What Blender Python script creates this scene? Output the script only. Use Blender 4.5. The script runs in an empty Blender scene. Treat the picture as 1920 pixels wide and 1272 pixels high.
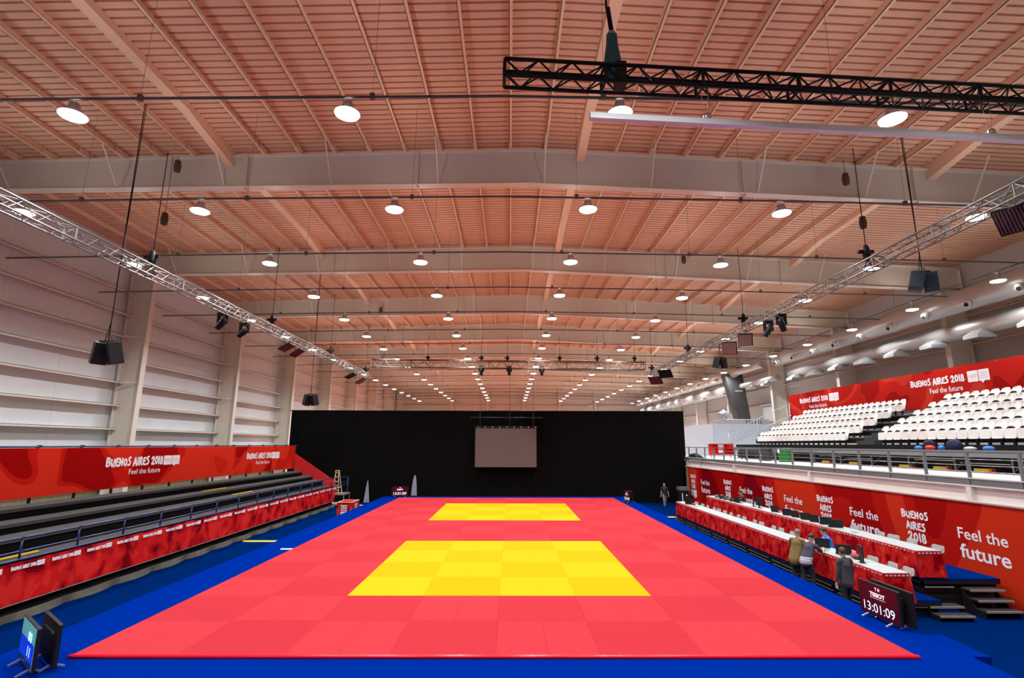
import bpy, bmesh, math, random
from mathutils import Vector, Matrix, Euler
random.seed(7)
PI = math.pi
SC = bpy.context.scene
COL = SC.collection
ZO = 0.57                       # floor of the hall lies at z = 0; heights below are counted from the judo mat's top

# ---------------- camera, world, exposure ----------------
F_PX, PITCH, YAW, ROLL = 986.05, .1976, -.0034, .0020
cam_d = bpy.data.cameras.new('camera'); cam = bpy.data.objects.new('camera', cam_d); COL.objects.link(cam)
cam_d.sensor_fit = 'HORIZONTAL'; cam_d.sensor_width = 36.0; cam_d.lens = F_PX/1920*36.0
cam_d.clip_start = .1; cam_d.clip_end = 400
_cp, _sp, _cy, _sy = math.cos(PITCH), math.sin(PITCH), math.cos(YAW), math.sin(YAW)
_f = Vector((-_sy*_cp, _cy*_cp, _sp)); _x = Vector((_cy, _sy, 0)); _u = _x.cross(_f)
_r = _x*math.cos(ROLL)+_u*math.sin(ROLL); _u2 = -_x*math.sin(ROLL)+_u*math.cos(ROLL)
M = Matrix((_r, _u2, -_f)).transposed().to_4x4(); M.translation = Vector((.2667, -10.905, 3.9185+ZO))
cam.matrix_world = M
SC.camera = cam
W = bpy.data.worlds.new('world'); SC.world = W; W.use_nodes = True
W.node_tree.nodes['Background'].inputs[0].default_value = (.75, .8, .9, 1)
W.node_tree.nodes['Background'].inputs[1].default_value = .3
SC.view_settings.view_transform = 'Standard'; SC.view_settings.look = 'None'
SC.view_settings.exposure = 0.0; SC.view_settings.gamma = 1.0
SC.cycles.use_denoising = True
SC.cycles.max_bounces = 6; SC.cycles.diffuse_bounces = 5; SC.cycles.glossy_bounces = 3
SC.cycles.sample_clamp_indirect = 6.0
LAMP_W = 228.0
ROOF_FILL = 16.0                   # upward lights added above the lamps to brighten the roof
LAMP_COL = (.965, .985, 1.0)

# ---------------- materials ----------------
MATS = {}
def mat(name, col, rough=.6, metal=0, spec=.5, var=0.0, scale=8.0, bump=0.0, emit=None, es=0):
    if name in MATS: return MATS[name]
    m = bpy.data.materials.new(name); m.use_nodes = True; nt = m.node_tree; b = nt.nodes['Principled BSDF']
    b.inputs['Roughness'].default_value = rough; b.inputs['Metallic'].default_value = metal
    b.inputs['Specular IOR Level'].default_value = spec
    c = (*col, 1); b.inputs['Base Color'].default_value = c
    if var or bump:
        tc = nt.nodes.new('ShaderNodeTexCoord'); n = nt.nodes.new('ShaderNodeTexNoise')
        n.inputs['Scale'].default_value = scale; n.inputs['Detail'].default_value = 3
        nt.links.new(tc.outputs['Object'], n.inputs['Vector'])
        if var:
            mx = nt.nodes.new('ShaderNodeMix'); mx.data_type = 'RGBA'
            mx.inputs[6].default_value = tuple(v*(1-var) for v in col)+(1,); mx.inputs[7].default_value = tuple(min(1, v*(1+var)) for v in col)+(1,)
            nt.links.new(n.outputs['Fac'], mx.inputs[0]); nt.links.new(mx.outputs[2], b.inputs['Base Color'])
        if bump:
            bp = nt.nodes.new('ShaderNodeBump'); bp.inputs['Strength'].default_value = bump; bp.inputs['Distance'].default_value = .02
            nt.links.new(n.outputs['Fac'], bp.inputs['Height']); nt.links.new(bp.outputs[0], b.inputs['Normal'])
    if emit:
        b.inputs['Emission Color'].default_value = (*emit, 1); b.inputs['Emission Strength'].default_value = es
    MATS[name] = m
    return m

def mat_blotch(name, cols, scale, stretch=(1, 1, 1), rough=.55, dist=1.2, stops=(0, .42, .5, .58), detail=0.5, seed=0.0):
    """printed cloth: flat hard-edged blobs of a few reds"""
    m = bpy.data.materials.new(name); m.use_nodes = True; nt = m.node_tree; b = nt.nodes['Principled BSDF']
    b.inputs['Roughness'].default_value = rough; b.inputs['Specular IOR Level'].default_value = .03
    tc = nt.nodes.new('ShaderNodeTexCoord'); mp = nt.nodes.new('ShaderNodeMapping'); mp.inputs['Scale'].default_value = stretch
    mp.inputs['Location'].default_value = (seed, seed*1.7, seed*.6)
    n = nt.nodes.new('ShaderNodeTexNoise'); n.inputs['Scale'].default_value = scale; n.inputs['Detail'].default_value = detail
    n.inputs['Distortion'].default_value = dist
    r = nt.nodes.new('ShaderNodeValToRGB'); r.color_ramp.interpolation = 'CONSTANT'
    while len(r.color_ramp.elements) < len(cols): r.color_ramp.elements.new(.5)
    for e, s, c in zip(r.color_ramp.elements, stops, cols): e.position = s; e.color = (*c, 1)
    for a, c in ((tc.outputs['Object'], mp.inputs[0]), (mp.outputs[0], n.inputs['Vector']), (n.outputs['Fac'], r.inputs[0]), (r.outputs[0], b.inputs['Base Color'])): nt.links.new(a, c)
    MATS[name] = m
    return m

def math_node(nt, op, a, b=None, c=None):
    n = nt.nodes.new('ShaderNodeMath'); n.operation = op
    for i, v in enumerate((a, b, c)):
        if v is None: continue
        if isinstance(v, (int, float)): n.inputs[i].default_value = v
        else: nt.links.new(v, n.inputs[i])
    return n.outputs[0]

def mat_tiles(name, c1, c2, seam, rough):
    """tatami panels 1 m x 2 m laid in pairs: alternate pairs lie the other way, that change of sheen painted as a darker tone"""
    m = bpy.data.materials.new(name); m.use_nodes = True; nt = m.node_tree; b = nt.nodes['Principled BSDF']
    b.inputs['Roughness'].default_value = rough; b.inputs['Specular IOR Level'].default_value = .03
    g = nt.nodes.new('ShaderNodeNewGeometry'); s = nt.nodes.new('ShaderNodeSeparateXYZ'); nt.links.new(g.outputs['Position'], s.inputs[0])
    cx = math_node(nt, 'FLOOR', math_node(nt, 'MULTIPLY', s.outputs[0], .5)); cy = math_node(nt, 'FLOOR', math_node(nt, 'MULTIPLY', s.outputs[1], .5))
    par = math_node(nt, 'FLOORED_MODULO', math_node(nt, 'ADD', cx, cy), 2.0)
    wn = nt.nodes.new('ShaderNodeTexWhiteNoise'); wn.noise_dimensions = '2D'; cb = nt.nodes.new('ShaderNodeCombineXYZ')
    nt.links.new(cx, cb.inputs[0]); nt.links.new(cy, cb.inputs[1]); nt.links.new(cb.outputs[0], wn.inputs['Vector'])
    fac = math_node(nt, 'ADD', math_node(nt, 'MULTIPLY', par, .75), math_node(nt, 'MULTIPLY', wn.outputs[0], .25))
    mx = nt.nodes.new('ShaderNodeMix'); mx.data_type = 'RGBA'; mx.inputs[6].default_value = (*c1, 1); mx.inputs[7].default_value = (*c2, 1); nt.links.new(fac, mx.inputs[0])
    # fine seams
    def dist(v, period):
        f = math_node(nt, 'FRACT', math_node(nt, 'DIVIDE', v, period)); return math_node(nt, 'MULTIPLY', math_node(nt, 'MINIMUM', f, math_node(nt, 'SUBTRACT', 1.0, f)), period)
    px = math_node(nt, 'ADD', math_node(nt, 'MULTIPLY', par, 1.0), 1.0)     # 1 m across in one pair, 2 m in the next
    py = math_node(nt, 'SUBTRACT', 3.0, px)
    d = math_node(nt, 'MINIMUM', dist(s.outputs[0], px), dist(s.outputs[1], py))
    ln = math_node(nt, 'LESS_THAN', d, .006)
    m2 = nt.nodes.new('ShaderNodeMix'); m2.data_type = 'RGBA'; m2.inputs[7].default_value = (*seam, 1)
    nt.links.new(math_node(nt, 'MULTIPLY', ln, .55), m2.inputs[0]); nt.links.new(mx.outputs[2], m2.inputs[6]); nt.links.new(m2.outputs[2], b.inputs['Base Color'])
    MATS[name] = m
    return m

def mat_panels(name, col, period, axis, rough=.5, dark=.8):
    """sheet cladding with thin vertical joints"""
    m = bpy.data.materials.new(name); m.use_nodes = True; nt = m.node_tree; b = nt.nodes['Principled BSDF']
    b.inputs['Roughness'].default_value = rough
    g = nt.nodes.new('ShaderNodeNewGeometry'); s = nt.nodes.new('ShaderNodeSeparateXYZ'); nt.links.new(g.outputs['Position'], s.inputs[0])
    f = math_node(nt, 'FRACT', math_node(nt, 'DIVIDE', s.outputs[axis], period))
    ln = math_node(nt, 'LESS_THAN', f, .03/period)
    n = nt.nodes.new('ShaderNodeTexNoise'); n.inputs['Scale'].default_value = .6
    nt.links.new(g.outputs['Position'], n.inputs['Vector'])
    mx0 = nt.nodes.new('ShaderNodeMix'); mx0.data_type = 'RGBA'; mx0.inputs[6].default_value = tuple(v*.93 for v in col)+(1,); mx0.inputs[7].default_value = tuple(min(1, v*1.05) for v in col)+(1,)
    nt.links.new(n.outputs['Fac'], mx0.inputs[0])
    mx = nt.nodes.new('ShaderNodeMix'); mx.data_type = 'RGBA'; nt.links.new(mx0.outputs[2], mx.inputs[6]); mx.inputs[7].default_value = tuple(v*dark for v in col)+(1,)
    nt.links.new(ln, mx.inputs[0]); nt.links.new(mx.outputs[2], b.inputs['Base Color'])
    MATS[name] = m
    return m

CREAM = mat('cream_steel', (.74, .70, .62), .45, var=.04, scale=2)
CREAM2 = mat('cream_beam', (.68, .63, .53), .5, var=.05, scale=1)
PURL = mat('purlin_steel', (.80, .54, .37), .5)
DECKM = mat('roof_deck', (.72, .43, .285), .6, var=.05, scale=1.5)
WALLM = mat_panels('wall_sheet', (.68, .74, .78), 3.21, 1, .4)
WALLB = mat_panels('end_wall_sheet', (.62, .58, .53), 3.2, 0, .5)
OLIVE = mat_panels('olive_block', (.20, .17, .09), .6, 1, .8, 1.6)
GREYR = mat('right_wall_sheet', (.52, .52, .52), .55, var=.05, scale=.8)
CONC = mat('concrete', (.42, .41, .39), .8, var=.12, scale=2, bump=.1)
NAVY = mat('navy_carpet', (.0, .010, .070), 1, spec=0, var=.12, scale=1.2)
BLUE = mat('blue_carpet', (.0, .014, .170), 1, spec=0, var=.10, scale=.9)
DKBLUE = mat('deck_carpet', (.0, .014, .115), 1, spec=0, var=.1, scale=2)
REDM = mat_tiles('red_tatami', (.385, .029, .037), (.35, .022, .030), (.2, .01, .015), .9)
YELM = mat_tiles('yellow_tatami', (.40, .325, .004), (.375, .275, .0), (.3, .2, .005), .75)
REDEDGE = mat('red_edge_tape', (.75, .01, .03), .25)
BLACKC = mat('black_cloth', (.004, .0037, .0036), .95, spec=.05, var=.3, scale=3)
BLACK = mat('black_metal', (.010, .010, .011), .5, spec=.25)
DARK = mat('dark_deck', (.015, .014, .014), .8, spec=.1, var=.2, scale=4)
DARKTOP = mat('worn_tread', (.032, .027, .028), .8, spec=.12, var=.25, scale=3)
EDGE = mat('worn_edge_strip', (.20, .18, .17), .5)
SILVER = mat('aluminium', (.75, .74, .73), .3, metal=.85)
TRUSSM = mat('truss_aluminium', (.22, .20, .185), .45, metal=.4)
GALV = mat('galvanised', (.55, .56, .57), .38, metal=.6, var=.1, scale=5)
GREY = mat('grey_steel', (.13, .14, .145), .5)
LGREY = mat('light_grey_panel', (.40, .45, .52), .6, var=.03)
WHITEP = mat('white_plastic', (.85, .86, .84), .4)
WARMP = mat('warm_white_plastic', (.72, .68, .64), .4)
WHITE = mat('white_print', (.83, .80, .84), .6)
WTOP = mat('white_tabletop', (.36, .43, .43), .35)
BLUEM = mat('blue_rail_paint', (.008, .026, .10), .35, spec=.6)
DUCT = mat('duct_metal', (.50, .50, .49), .42, metal=.5, var=.06, scale=1.5)
YELLOW = mat('yellow_plastic', (.62, .42, .005), .5)
WOOD = mat('ladder_wood', (.62, .40, .20), .6, var=.15, scale=12)
SCREEN = mat('grey_screen', (.12, .092, .088), .7, spec=.2)
LENS = mat('lamp_lens', (1, 1, 1), .3, emit=(1, .99, .97), es=14)
PARL = mat('par_lens', (1, 1, 1), .3, emit=(1, .97, .93), es=20)
RC = [(.16, .004, .006), (.42, .008, .008), (.60, .02, .012), (.72, .06, .02)]
BANL = mat_blotch('banner_left_print', [(.30, .002, .002), (.47, .010, .005), (.58, .026, .012), (.50, .014, .006)], .40, (1, 1, 1.1), stops=(0, .37, .42, .66), dist=.5, seed=3.1)
BANR = mat_blotch('banner_right_print', [(.28, .006, .005), (.42, .014, .009), (.50, .035, .02), (.40, .012, .008)], .35, (1, 1, 1), stops=(0, .40, .5, .6), dist=.8, seed=8.4)
BANW = mat_blotch('backdrop_print', [(.17, .001, .004), (.30, .003, .003), (.40, .008, .005), (.52, .028, .009)], .24, (1, 1, .9), stops=(0, .42, .545, .63), dist=.4, detail=0, seed=2.3)
SKIRT = mat_blotch('skirt_print', [(.21, .001, .004), (.37, .007, .009), (.43, .013, .012), (.52, .04, .02)], 4.2, (1, 1, .8), stops=(0, .40, .50, .64), dist=.35, detail=1)
FENCE = mat_blotch('fence_print', [(.17, .002, .005), (.36, .006, .009), (.52, .012, .013), (.60, .022, .018)], 1.9, (1, .9, .8), stops=(0, .38, .48, .58), dist=.4, detail=1.5)
PLRED = mat('plain_red_cloth', (.58, .01, .012), .7)
SKIN = mat('skin', (.50, .28, .20), .55)

# ---------------- helpers ----------------
ORI = {}
def reg(o, loc, parent, label=None, cat=None, group=None, kind=None):
    COL.objects.link(o)
    loc = Vector(loc)
    if parent is None:
        o.location = loc+Vector((0, 0, ZO)); ORI[o.name] = loc
    else:
        o.parent = parent; o.location = loc-ORI[parent.name]; ORI[o.name] = loc
    if label: o['label'] = label
    if cat and parent is None: o['category'] = cat
    if group: o['group'] = group
    if kind: o['kind'] = kind
    return o

class MB:
    def __init__(s): s.v = []; s.f = []; s.m = []; s.sm = []
    def add(s, vs, fs, m=0, smooth=False):
        n = len(s.v); s.v += [tuple(v) for v in vs]; s.f += [tuple(n+i for i in f) for f in fs]; s.m += [m]*len(fs); s.sm += [smooth]*len(fs); return s
    def box(s, x0, y0, z0, x1, y1, z1, m=0, T=None):
        vs = [Vector((x, y, z)) for x in (x0, x1) for y in (y0, y1) for z in (z0, z1)]
        if T is not None: vs = [T @ v for v in vs]
        return s.add(vs, [(0, 1, 3, 2), (4, 6, 7, 5), (0, 4, 5, 1), (2, 3, 7, 6), (0, 2, 6, 4), (1, 5, 7, 3)], m)
    def bar(s, a, b, w, h=None, up=(0, 0, 1), m=0):
        """rectangular bar from a to b"""
        a = Vector(a); b = Vector(b); d = (b-a).normalized(); up = Vector(up); h = h or w
        if abs(d.dot(up)) > .99: up = Vector((1, 0, 0))
        x = d.cross(up).normalized(); z = x.cross(d)
        c = [x*w/2+z*h/2, -x*w/2+z*h/2, -x*w/2-z*h/2, x*w/2-z*h/2]
        vs = [a+k for k in c]+[b+k for k in c]
        return s.add(vs, [(0, 1, 2, 3), (7, 6, 5, 4), (0, 4, 5, 1), (1, 5, 6, 2), (2, 6, 7, 3), (3, 7, 4, 0)], m)
    def tube(s, pts, r, n=8, m=0, caps=True, smooth=True):
        pts = [Vector(p) for p in pts]; rs = r if isinstance(r, (list, tuple)) else [r]*len(pts); base = len(s.v); ref = None
        for i, p in enumerate(pts):
            d = (pts[min(i+1, len(pts)-1)]-pts[max(i-1, 0)]).normalized()
            if ref is None: ref = Vector((0, 0, 1)) if abs(d.z) < .9 else Vector((1, 0, 0))
            x = d.cross(ref).normalized(); y = x.cross(d).normalized(); ref = y
            for k in range(n):
                a = 2*PI*k/n; s.v.append(tuple(p+(x*math.cos(a)+y*math.sin(a))*rs[i]))
        for i in range(len(pts)-1):
            for k in range(n):
                k2 = (k+1) % n; a = base+i*n
                s.f.append((a+k, a+k2, a+n+k2, a+n+k)); s.m.append(m); s.sm.append(smooth)
        if caps:
            s.f.append(tuple(base+k for k in reversed(range(n)))); s.f.append(tuple(base+(len(pts)-1)*n+k for k in range(n))); s.m += [m, m]; s.sm += [False, False]
        return s
    def lathe(s, prof, c=(0, 0, 0), n=20, m=0, T=None):
        """prof: (radius, z) pairs"""
        base = len(s.v); c = Vector(c)
        for r, z in prof:
            for k in range(n):
                a = 2*PI*k/n; v = Vector((r*math.cos(a), r*math.sin(a), z)); v = T @ v if T is not None else v; s.v.append(tuple(v+c))
        for i in range(len(prof)-1):
            for k in range(n):
                k2 = (k+1) % n; a = base+i*n
                s.f.append((a+k, a+k2, a+n+k2, a+n+k)); s.m.append(m); s.sm.append(True)
        return s
    def disc(s, c, r, n=20, m=0, nrm=(0, 0, -1)):
        nrm = Vector(nrm).normalized(); ref = Vector((0, 0, 1)) if abs(nrm.z) < .9 else Vector((1, 0, 0)); x = nrm.cross(ref).normalized(); y = nrm.cross(x)
        return s.add([Vector(c)+(x*math.cos(2*PI*k/n)+y*math.sin(2*PI*k/n))*r for k in range(n)], [tuple(range(n))], m)
    def prism(s, poly, O, U, V, N, t, m=0, smooth=False):
        """poly (u,v) outline on plane O,U,V extruded by t along N"""
        O, U, V, N = map(Vector, (O, U, V, N)); n = len(poly)
        a = [O+U*u+V*v for u, v in poly]; b = [p+N*t for p in a]
        s.add(a+b, [tuple(reversed(range(n))), tuple(range(n, 2*n))]+[(i, (i+1) % n, n+(i+1) % n, n+i) for i in range(n)], m)
        return s
    def ball(s, c, r, nu=14, nv=9, m=0, T=None):
        rx, ry, rz = r if isinstance(r, (tuple, list)) else (r, r, r); base = len(s.v); c = Vector(c)
        for j in range(nv+1):
            t = PI*j/nv
            for k in range(nu):
                a = 2*PI*k/nu; v = Vector((rx*math.sin(t)*math.cos(a), ry*math.sin(t)*math.sin(a), rz*math.cos(t))); v = T @ v if T is not None else v; s.v.append(tuple(v+c))
        for j in range(nv):
            for k in range(nu):
                k2 = (k+1) % nu; a = base+j*nu; s.f.append((a+k, a+nu+k, a+nu+k2, a+k2)); s.m.append(m); s.sm.append(True)
        return s
    def build(s, name, mats, parent=None, loc=None, label=None, cat=None, group=None, kind=None, bevel=0):
        if loc is None: loc = ORI[parent.name] if parent is not None else (0, 0, 0)
        L = Vector(loc); me = bpy.data.meshes.new(name)
        me.from_pydata([tuple(Vector(v)-L) for v in s.v], [], s.f)
        for mm in (mats if isinstance(mats, (list, tuple)) else [mats]): me.materials.append(mm)
        me.polygons.foreach_set('material_index', s.m); me.polygons.foreach_set('use_smooth', s.sm)
        me.validate(); me.update()
        bm = bmesh.new(); bm.from_mesh(me); bmesh.ops.recalc_face_normals(bm, faces=bm.faces[:]); bm.to_mesh(me); bm.free()
        o = bpy.data.objects.new(name, me)
        reg(o, loc, parent, label, cat, group, kind)
        if bevel:
            md = o.modifiers.new('soften', 'BEVEL'); md.width = bevel; md.segments = 2; md.limit_method = 'ANGLE'
        return o

def thing(name, label, cat, loc=(0, 0, 0), group=None, kind=None):
    return reg(bpy.data.objects.new(name, None), loc, None, label, cat, group, kind)
def dup(root, loc, rz=None, label=None, group=None, parent=None):
    r = root.copy(); COL.objects.link(r)
    if parent is None: r.location = Vector(loc)+Vector((0, 0, ZO))
    if rz is not None: r.rotation_euler = (0, 0, rz)
    if label: r['label'] = label
    if group: r['group'] = group
    for ch in list(root.children):
        c = ch.copy(); COL.objects.link(c); c.parent = r
        for g in list(ch.children):
            d = g.copy(); COL.objects.link(d); d.parent = c
    return r
def place(o, loc, rz=0, label=None, group=None):
    o.location = Vector(loc)+Vector((0, 0, ZO)); o.rotation_euler = (0, 0, rz)
    if label: o['label'] = label
    if group: o['group'] = group
    return o
ORD = ['', 'first', 'second', 'third', 'fourth', 'fifth', 'sixth', 'seventh', 'eighth', 'ninth', 'tenth', 'eleventh', 'twelfth', 'thirteenth', 'fourteenth', 'fifteenth', 'sixteenth', 'seventeenth', 'eighteenth', 'nineteenth', 'twentieth', '21st', '22nd', '23rd', '24th', '25th', '26th', '27th', '28th', '29th', '30th', '31st', '32nd', '33rd', '34th', '35th', '36th', '37th', '38th', '39th', '40th']

def text_mesh(body, offset=0.0, spacing=1.0):
    cu = bpy.data.curves.new('t', 'FONT'); cu.body = body; cu.offset = offset; cu.space_character = spacing; cu.resolution_u = 3
    o = bpy.data.objects.new('t', cu); COL.objects.link(o)
    dg = bpy.context.evaluated_depsgraph_get(); me = bpy.data.meshes.new_from_object(o.evaluated_get(dg))
    vs = [v.co.copy() for v in me.vertices]; fs = [tuple(p.vertices) for p in me.polygons]
    bpy.data.objects.remove(o); bpy.data.curves.remove(cu); bpy.data.meshes.remove(me)
    x0 = min(v.x for v in vs); x1 = max(v.x for v in vs); y0 = min(v.y for v in vs); y1 = max(v.y for v in vs)
    return [((v.x-x0)/(x1-x0), (v.y-y0)/(y1-y0)) for v in vs], fs
_tc = {}
def text_into(mb, body, O, U, V, w, h, offset=0.0, m=0, spacing=1.0):
    """write body into a w x h box whose lower-left corner is O; U, V unit vectors"""
    k = (body, offset, spacing)
    if k not in _tc: _tc[k] = text_mesh(body, offset, spacing)
    vs, fs = _tc[k]; O, U, V = Vector(O), Vector(U), Vector(V)
    mb.add([O+U*(a*w)+V*(b*h) for a, b in vs], fs, m)
def _arc(cx, cy, rx, ry, n=14): return [(cx+rx*math.cos(2*PI*i/n), cy+ry*math.sin(2*PI*i/n)) for i in range(n+1)]
GLY = {'B': (.78, [[(.12, .04), (.10, .5), (.14, .98)], [(.14, .97), (.48, .92), (.56, .74), (.42, .56), (.14, .52)], [(.14, .52), (.58, .44), (.64, .2), (.42, .05), (.12, .03)]]),
 'U': (.72, [[(.08, .84), (.12, .32), (.26, .06), (.44, .18), (.55, .52), (.56, .86)], [(.44, .18), (.60, .02)]]),
 'E': (.66, [[(.54, .90), (.18, .86), (.10, .5), (.14, .10), (.58, .04)], [(.10, .48), (.44, .52)]]),
 'N': (.74, [[(.08, .05), (.12, .88), (.34, .45), (.52, .10), (.56, .90)]]), 'O': (.74, [_arc(.34, .46, .23, .37)]),
 'S': (.62, [[(.46, .98), (.20, .92), (.14, .72), (.34, .56), (.48, .36), (.40, .08), (.08, .02)]]),
 'A': (.72, [[(.05, .0), (.20, .6), (.32, .95), (.46, .55), (.60, .0)], [(.16, .34), (.50, .32)]]), 'I': (.32, [[(.13, .05), (.11, .9)]]),
 'R': (.70, [[(.12, .0), (.10, .95)], [(.10, .95), (.42, .92), (.50, .70), (.36, .50), (.14, .46)], [(.26, .46), (.58, .02)]]),
 '2': (.70, [[(.08, .74), (.20, .96), (.42, .94), (.50, .70), (.34, .38), (.12, .08), (.60, .06)]]), '0': (.72, [_arc(.33, .5, .22, .44)]),
 '1': (.34, [[(.16, .03), (.14, .97)]]), '8': (.68, [_arc(.31, .73, .16, .22), _arc(.32, .25, .21, .24)]), ' ': (.42, [])}
def blob_text(mb, body, O, U, V, w, h, m=0, sw=.128):
    """fat hand-drawn capitals made of round-ended strokes"""
    O, U, V = Vector(O), Vector(U), Vector(V); tot = sum(GLY[c][0] for c in body)-.1; kx = w/tot; x = 0; rx, ry = sw*min(kx*1.15, h), sw*h; rx = max(rx, ry*.7); N = U.cross(V)*.0004; i = 0
    for k, c in enumerate(body):
        adv, strokes = GLY[c]; lift = (.05, -.03, .02, .0, -.02, .04)[k % 6]
        for st in strokes:
            pts = [((x+a)*kx, (b_+lift)*h) for a, b_ in st]
            for p, q in zip(pts[:-1], pts[1:]):
                dx, dy = (q[0]-p[0])/max(rx, 1e-6), (q[1]-p[1])/ry; L = math.hypot(dx, dy) or 1; nx, ny = -dy/L*rx, dx/L*ry; i += 1
                e = N*(i % 9)
                mb.add([O+U*a+V*b_+e for a, b_ in ((p[0]+nx, p[1]+ny), (q[0]+nx, q[1]+ny), (q[0]-nx, q[1]-ny), (p[0]-nx, p[1]-ny))], [(0, 1, 2, 3)], m)
            for p in pts:
                i += 1; e = N*(i % 9); mb.add([O+U*(p[0]+rx*math.cos(PI*t/4))+V*(p[1]+ry*math.sin(PI*t/4))+e for t in range(8)], [tuple(range(8))], m)
        x += adv
def rrect(w, h, r, n=4, cx=0, cy=0):
    out = []
    for sx, sy, a0 in ((1, 1, 0), (-1, 1, PI/2), (-1, -1, PI), (1, -1, 1.5*PI)):
        for k in range(n+1):
            a = a0+PI/2*k/n; out.append((cx+sx*(w/2-r)+r*math.cos(a), cy+sy*(h/2-r)+r*math.sin(a)))
    return out
def emblem(mb, O, U, V, N, w, h, m=0, mg=1, speech=True):
    """white double square with five small rings and fine lines"""
    O, U, V, N = map(Vector, (O, U, V, N)); g = w*.015
    mb.prism(rrect(w*.485, h, h*.06, 2, w*.2425, h/2), O, U, V, N, .004, m)
    mb.prism(rrect(w*.485, h, h*.06, 2, w*.7575, h/2), O, U, V, N, .004, m)
    if speech: mb.prism([(w*.6, 0), (w*.67, -h*.2), (w*.76, 0)], O, U, V, N, .004, m)
    r = w*.058
    for k in range(5):
        cx = w*(.10+.07*k); cy = h*(.55 if k % 2 == 0 else .45)
        for j in range(12):
            a, b = 2*PI*j/12, 2*PI*(j+1)/12
            q = [(cx+R*math.cos(t), cy+R*math.sin(t)) for t, R in ((a, r), (b, r), (b, r*.75), (a, r*.75))]
            mb.prism(q, O+N*.005, U, V, N, .001, mg)
    for k in range(4):
        y = h*(.25+.16*k); mb.prism([(w*.6, y), (w*(.92-.05*(k % 2)), y), (w*(.92-.05*(k % 2)), y+h*.04), (w*.6, y+h*.04)], O+N*.005, U, V, N, .001, mg)
MUTE = mat('emblem_grey', (.50, .44, .52), .6)

# ---------------- the hall ----------------
XL, XR = -20.25, 24.8             # wall sheet planes
CI_L, CI_R = -18.85, 23.4         # inner faces of the columns
YE = 84.0; YB = -26.0
FR = [6.75+9.63*k for k in range(9)]
def zb(x): return 13.17-.017*(1-x) if x < 1 else 13.17-.047*(x-1)       # underside of the frames
def zt(x): return 14.52-.028*(1-x) if x < 1 else 14.52-.050*(x-1)       # top of the frames
def zl(x): return 11.07-.012*max(0, 0-x)-.018*max(0, x-2)               # lamp height

b = MB(); b.box(XL-.3, YB, -.77, XR+.3, YE+.3, -.575); b.build('floor', CONC, label='grey concrete floor of the hall', cat='floor', kind='structure')
b = MB(); b.box(-12.6, YB+1, -.575, 14.2, 32.4, -.57); b.build('floor', NAVY, label='dark navy carpet covering the hall floor around the platform', cat='carpet', kind='structure')
b = MB(); b.box(XL-.25, YB, 2.3, XL, YE, 14.4); b.box(XL-.25, YB, -.57, XL+.02, YE, 2.3, 1)
b.build('wall_left', [WALLM, OLIVE], label='tall left wall of white sheet cladding above olive blockwork', cat='wall', kind='structure')
b = MB(); b.box(XR, YB, -.57, XR+.25, YE, 13.9); b.build('wall_right', GREYR, label='grey sheet right wall behind the seats and ducts', cat='wall', kind='structure')
b = MB(); b.box(XL-.25, YE, -.57, XR+.25, YE+.25, 15.2); b.build('wall_back', WALLB, label='far end wall of the hall seen above the black curtain', cat='wall', kind='structure')
b = MB(); b.box(XL-.25, YB-.25, -.57, XR+.25, YB, 15.2); b.build('wall_front', WALLB, label='near end wall behind the camera', cat='wall', kind='structure')
b = MB(); b.box(-14, 36, -.575, 13, 80, -.55); b.build('floor', mat('bounce_mats', (.50, .12, .04), .8, spec=.1), label='unseen orange-red mats added beyond the curtain to bounce warm light', cat='floor', kind='structure')  # hidden floor cover added so warm light bounces onto the far roof
# girts
for side, x0, x1, zs in (('left', XL, XL+.44, [2.34+1.18*k for k in range(9)]), ('right', XR-.22, XR, [3.2+1.5*k for k in range(7)])):
    for i, z in enumerate(zs):
        b = MB(); b.box(x0, YB, z-.02, x1, YE, z); 
        xe = x1 if side == 'left' else x0
        b.box(min(xe, xe-.02 if side == 'left' else xe+.02), YB, z-.10, max(xe, xe-.02 if side == 'left' else xe+.02), YE, z)
        b.build('wall_girt', CREAM if side == 'left' else CREAM2, label='cream steel girt running along the %s wall, %s from the bottom' % (side, ORD[i+1]), cat='girt', kind='structure')
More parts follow.
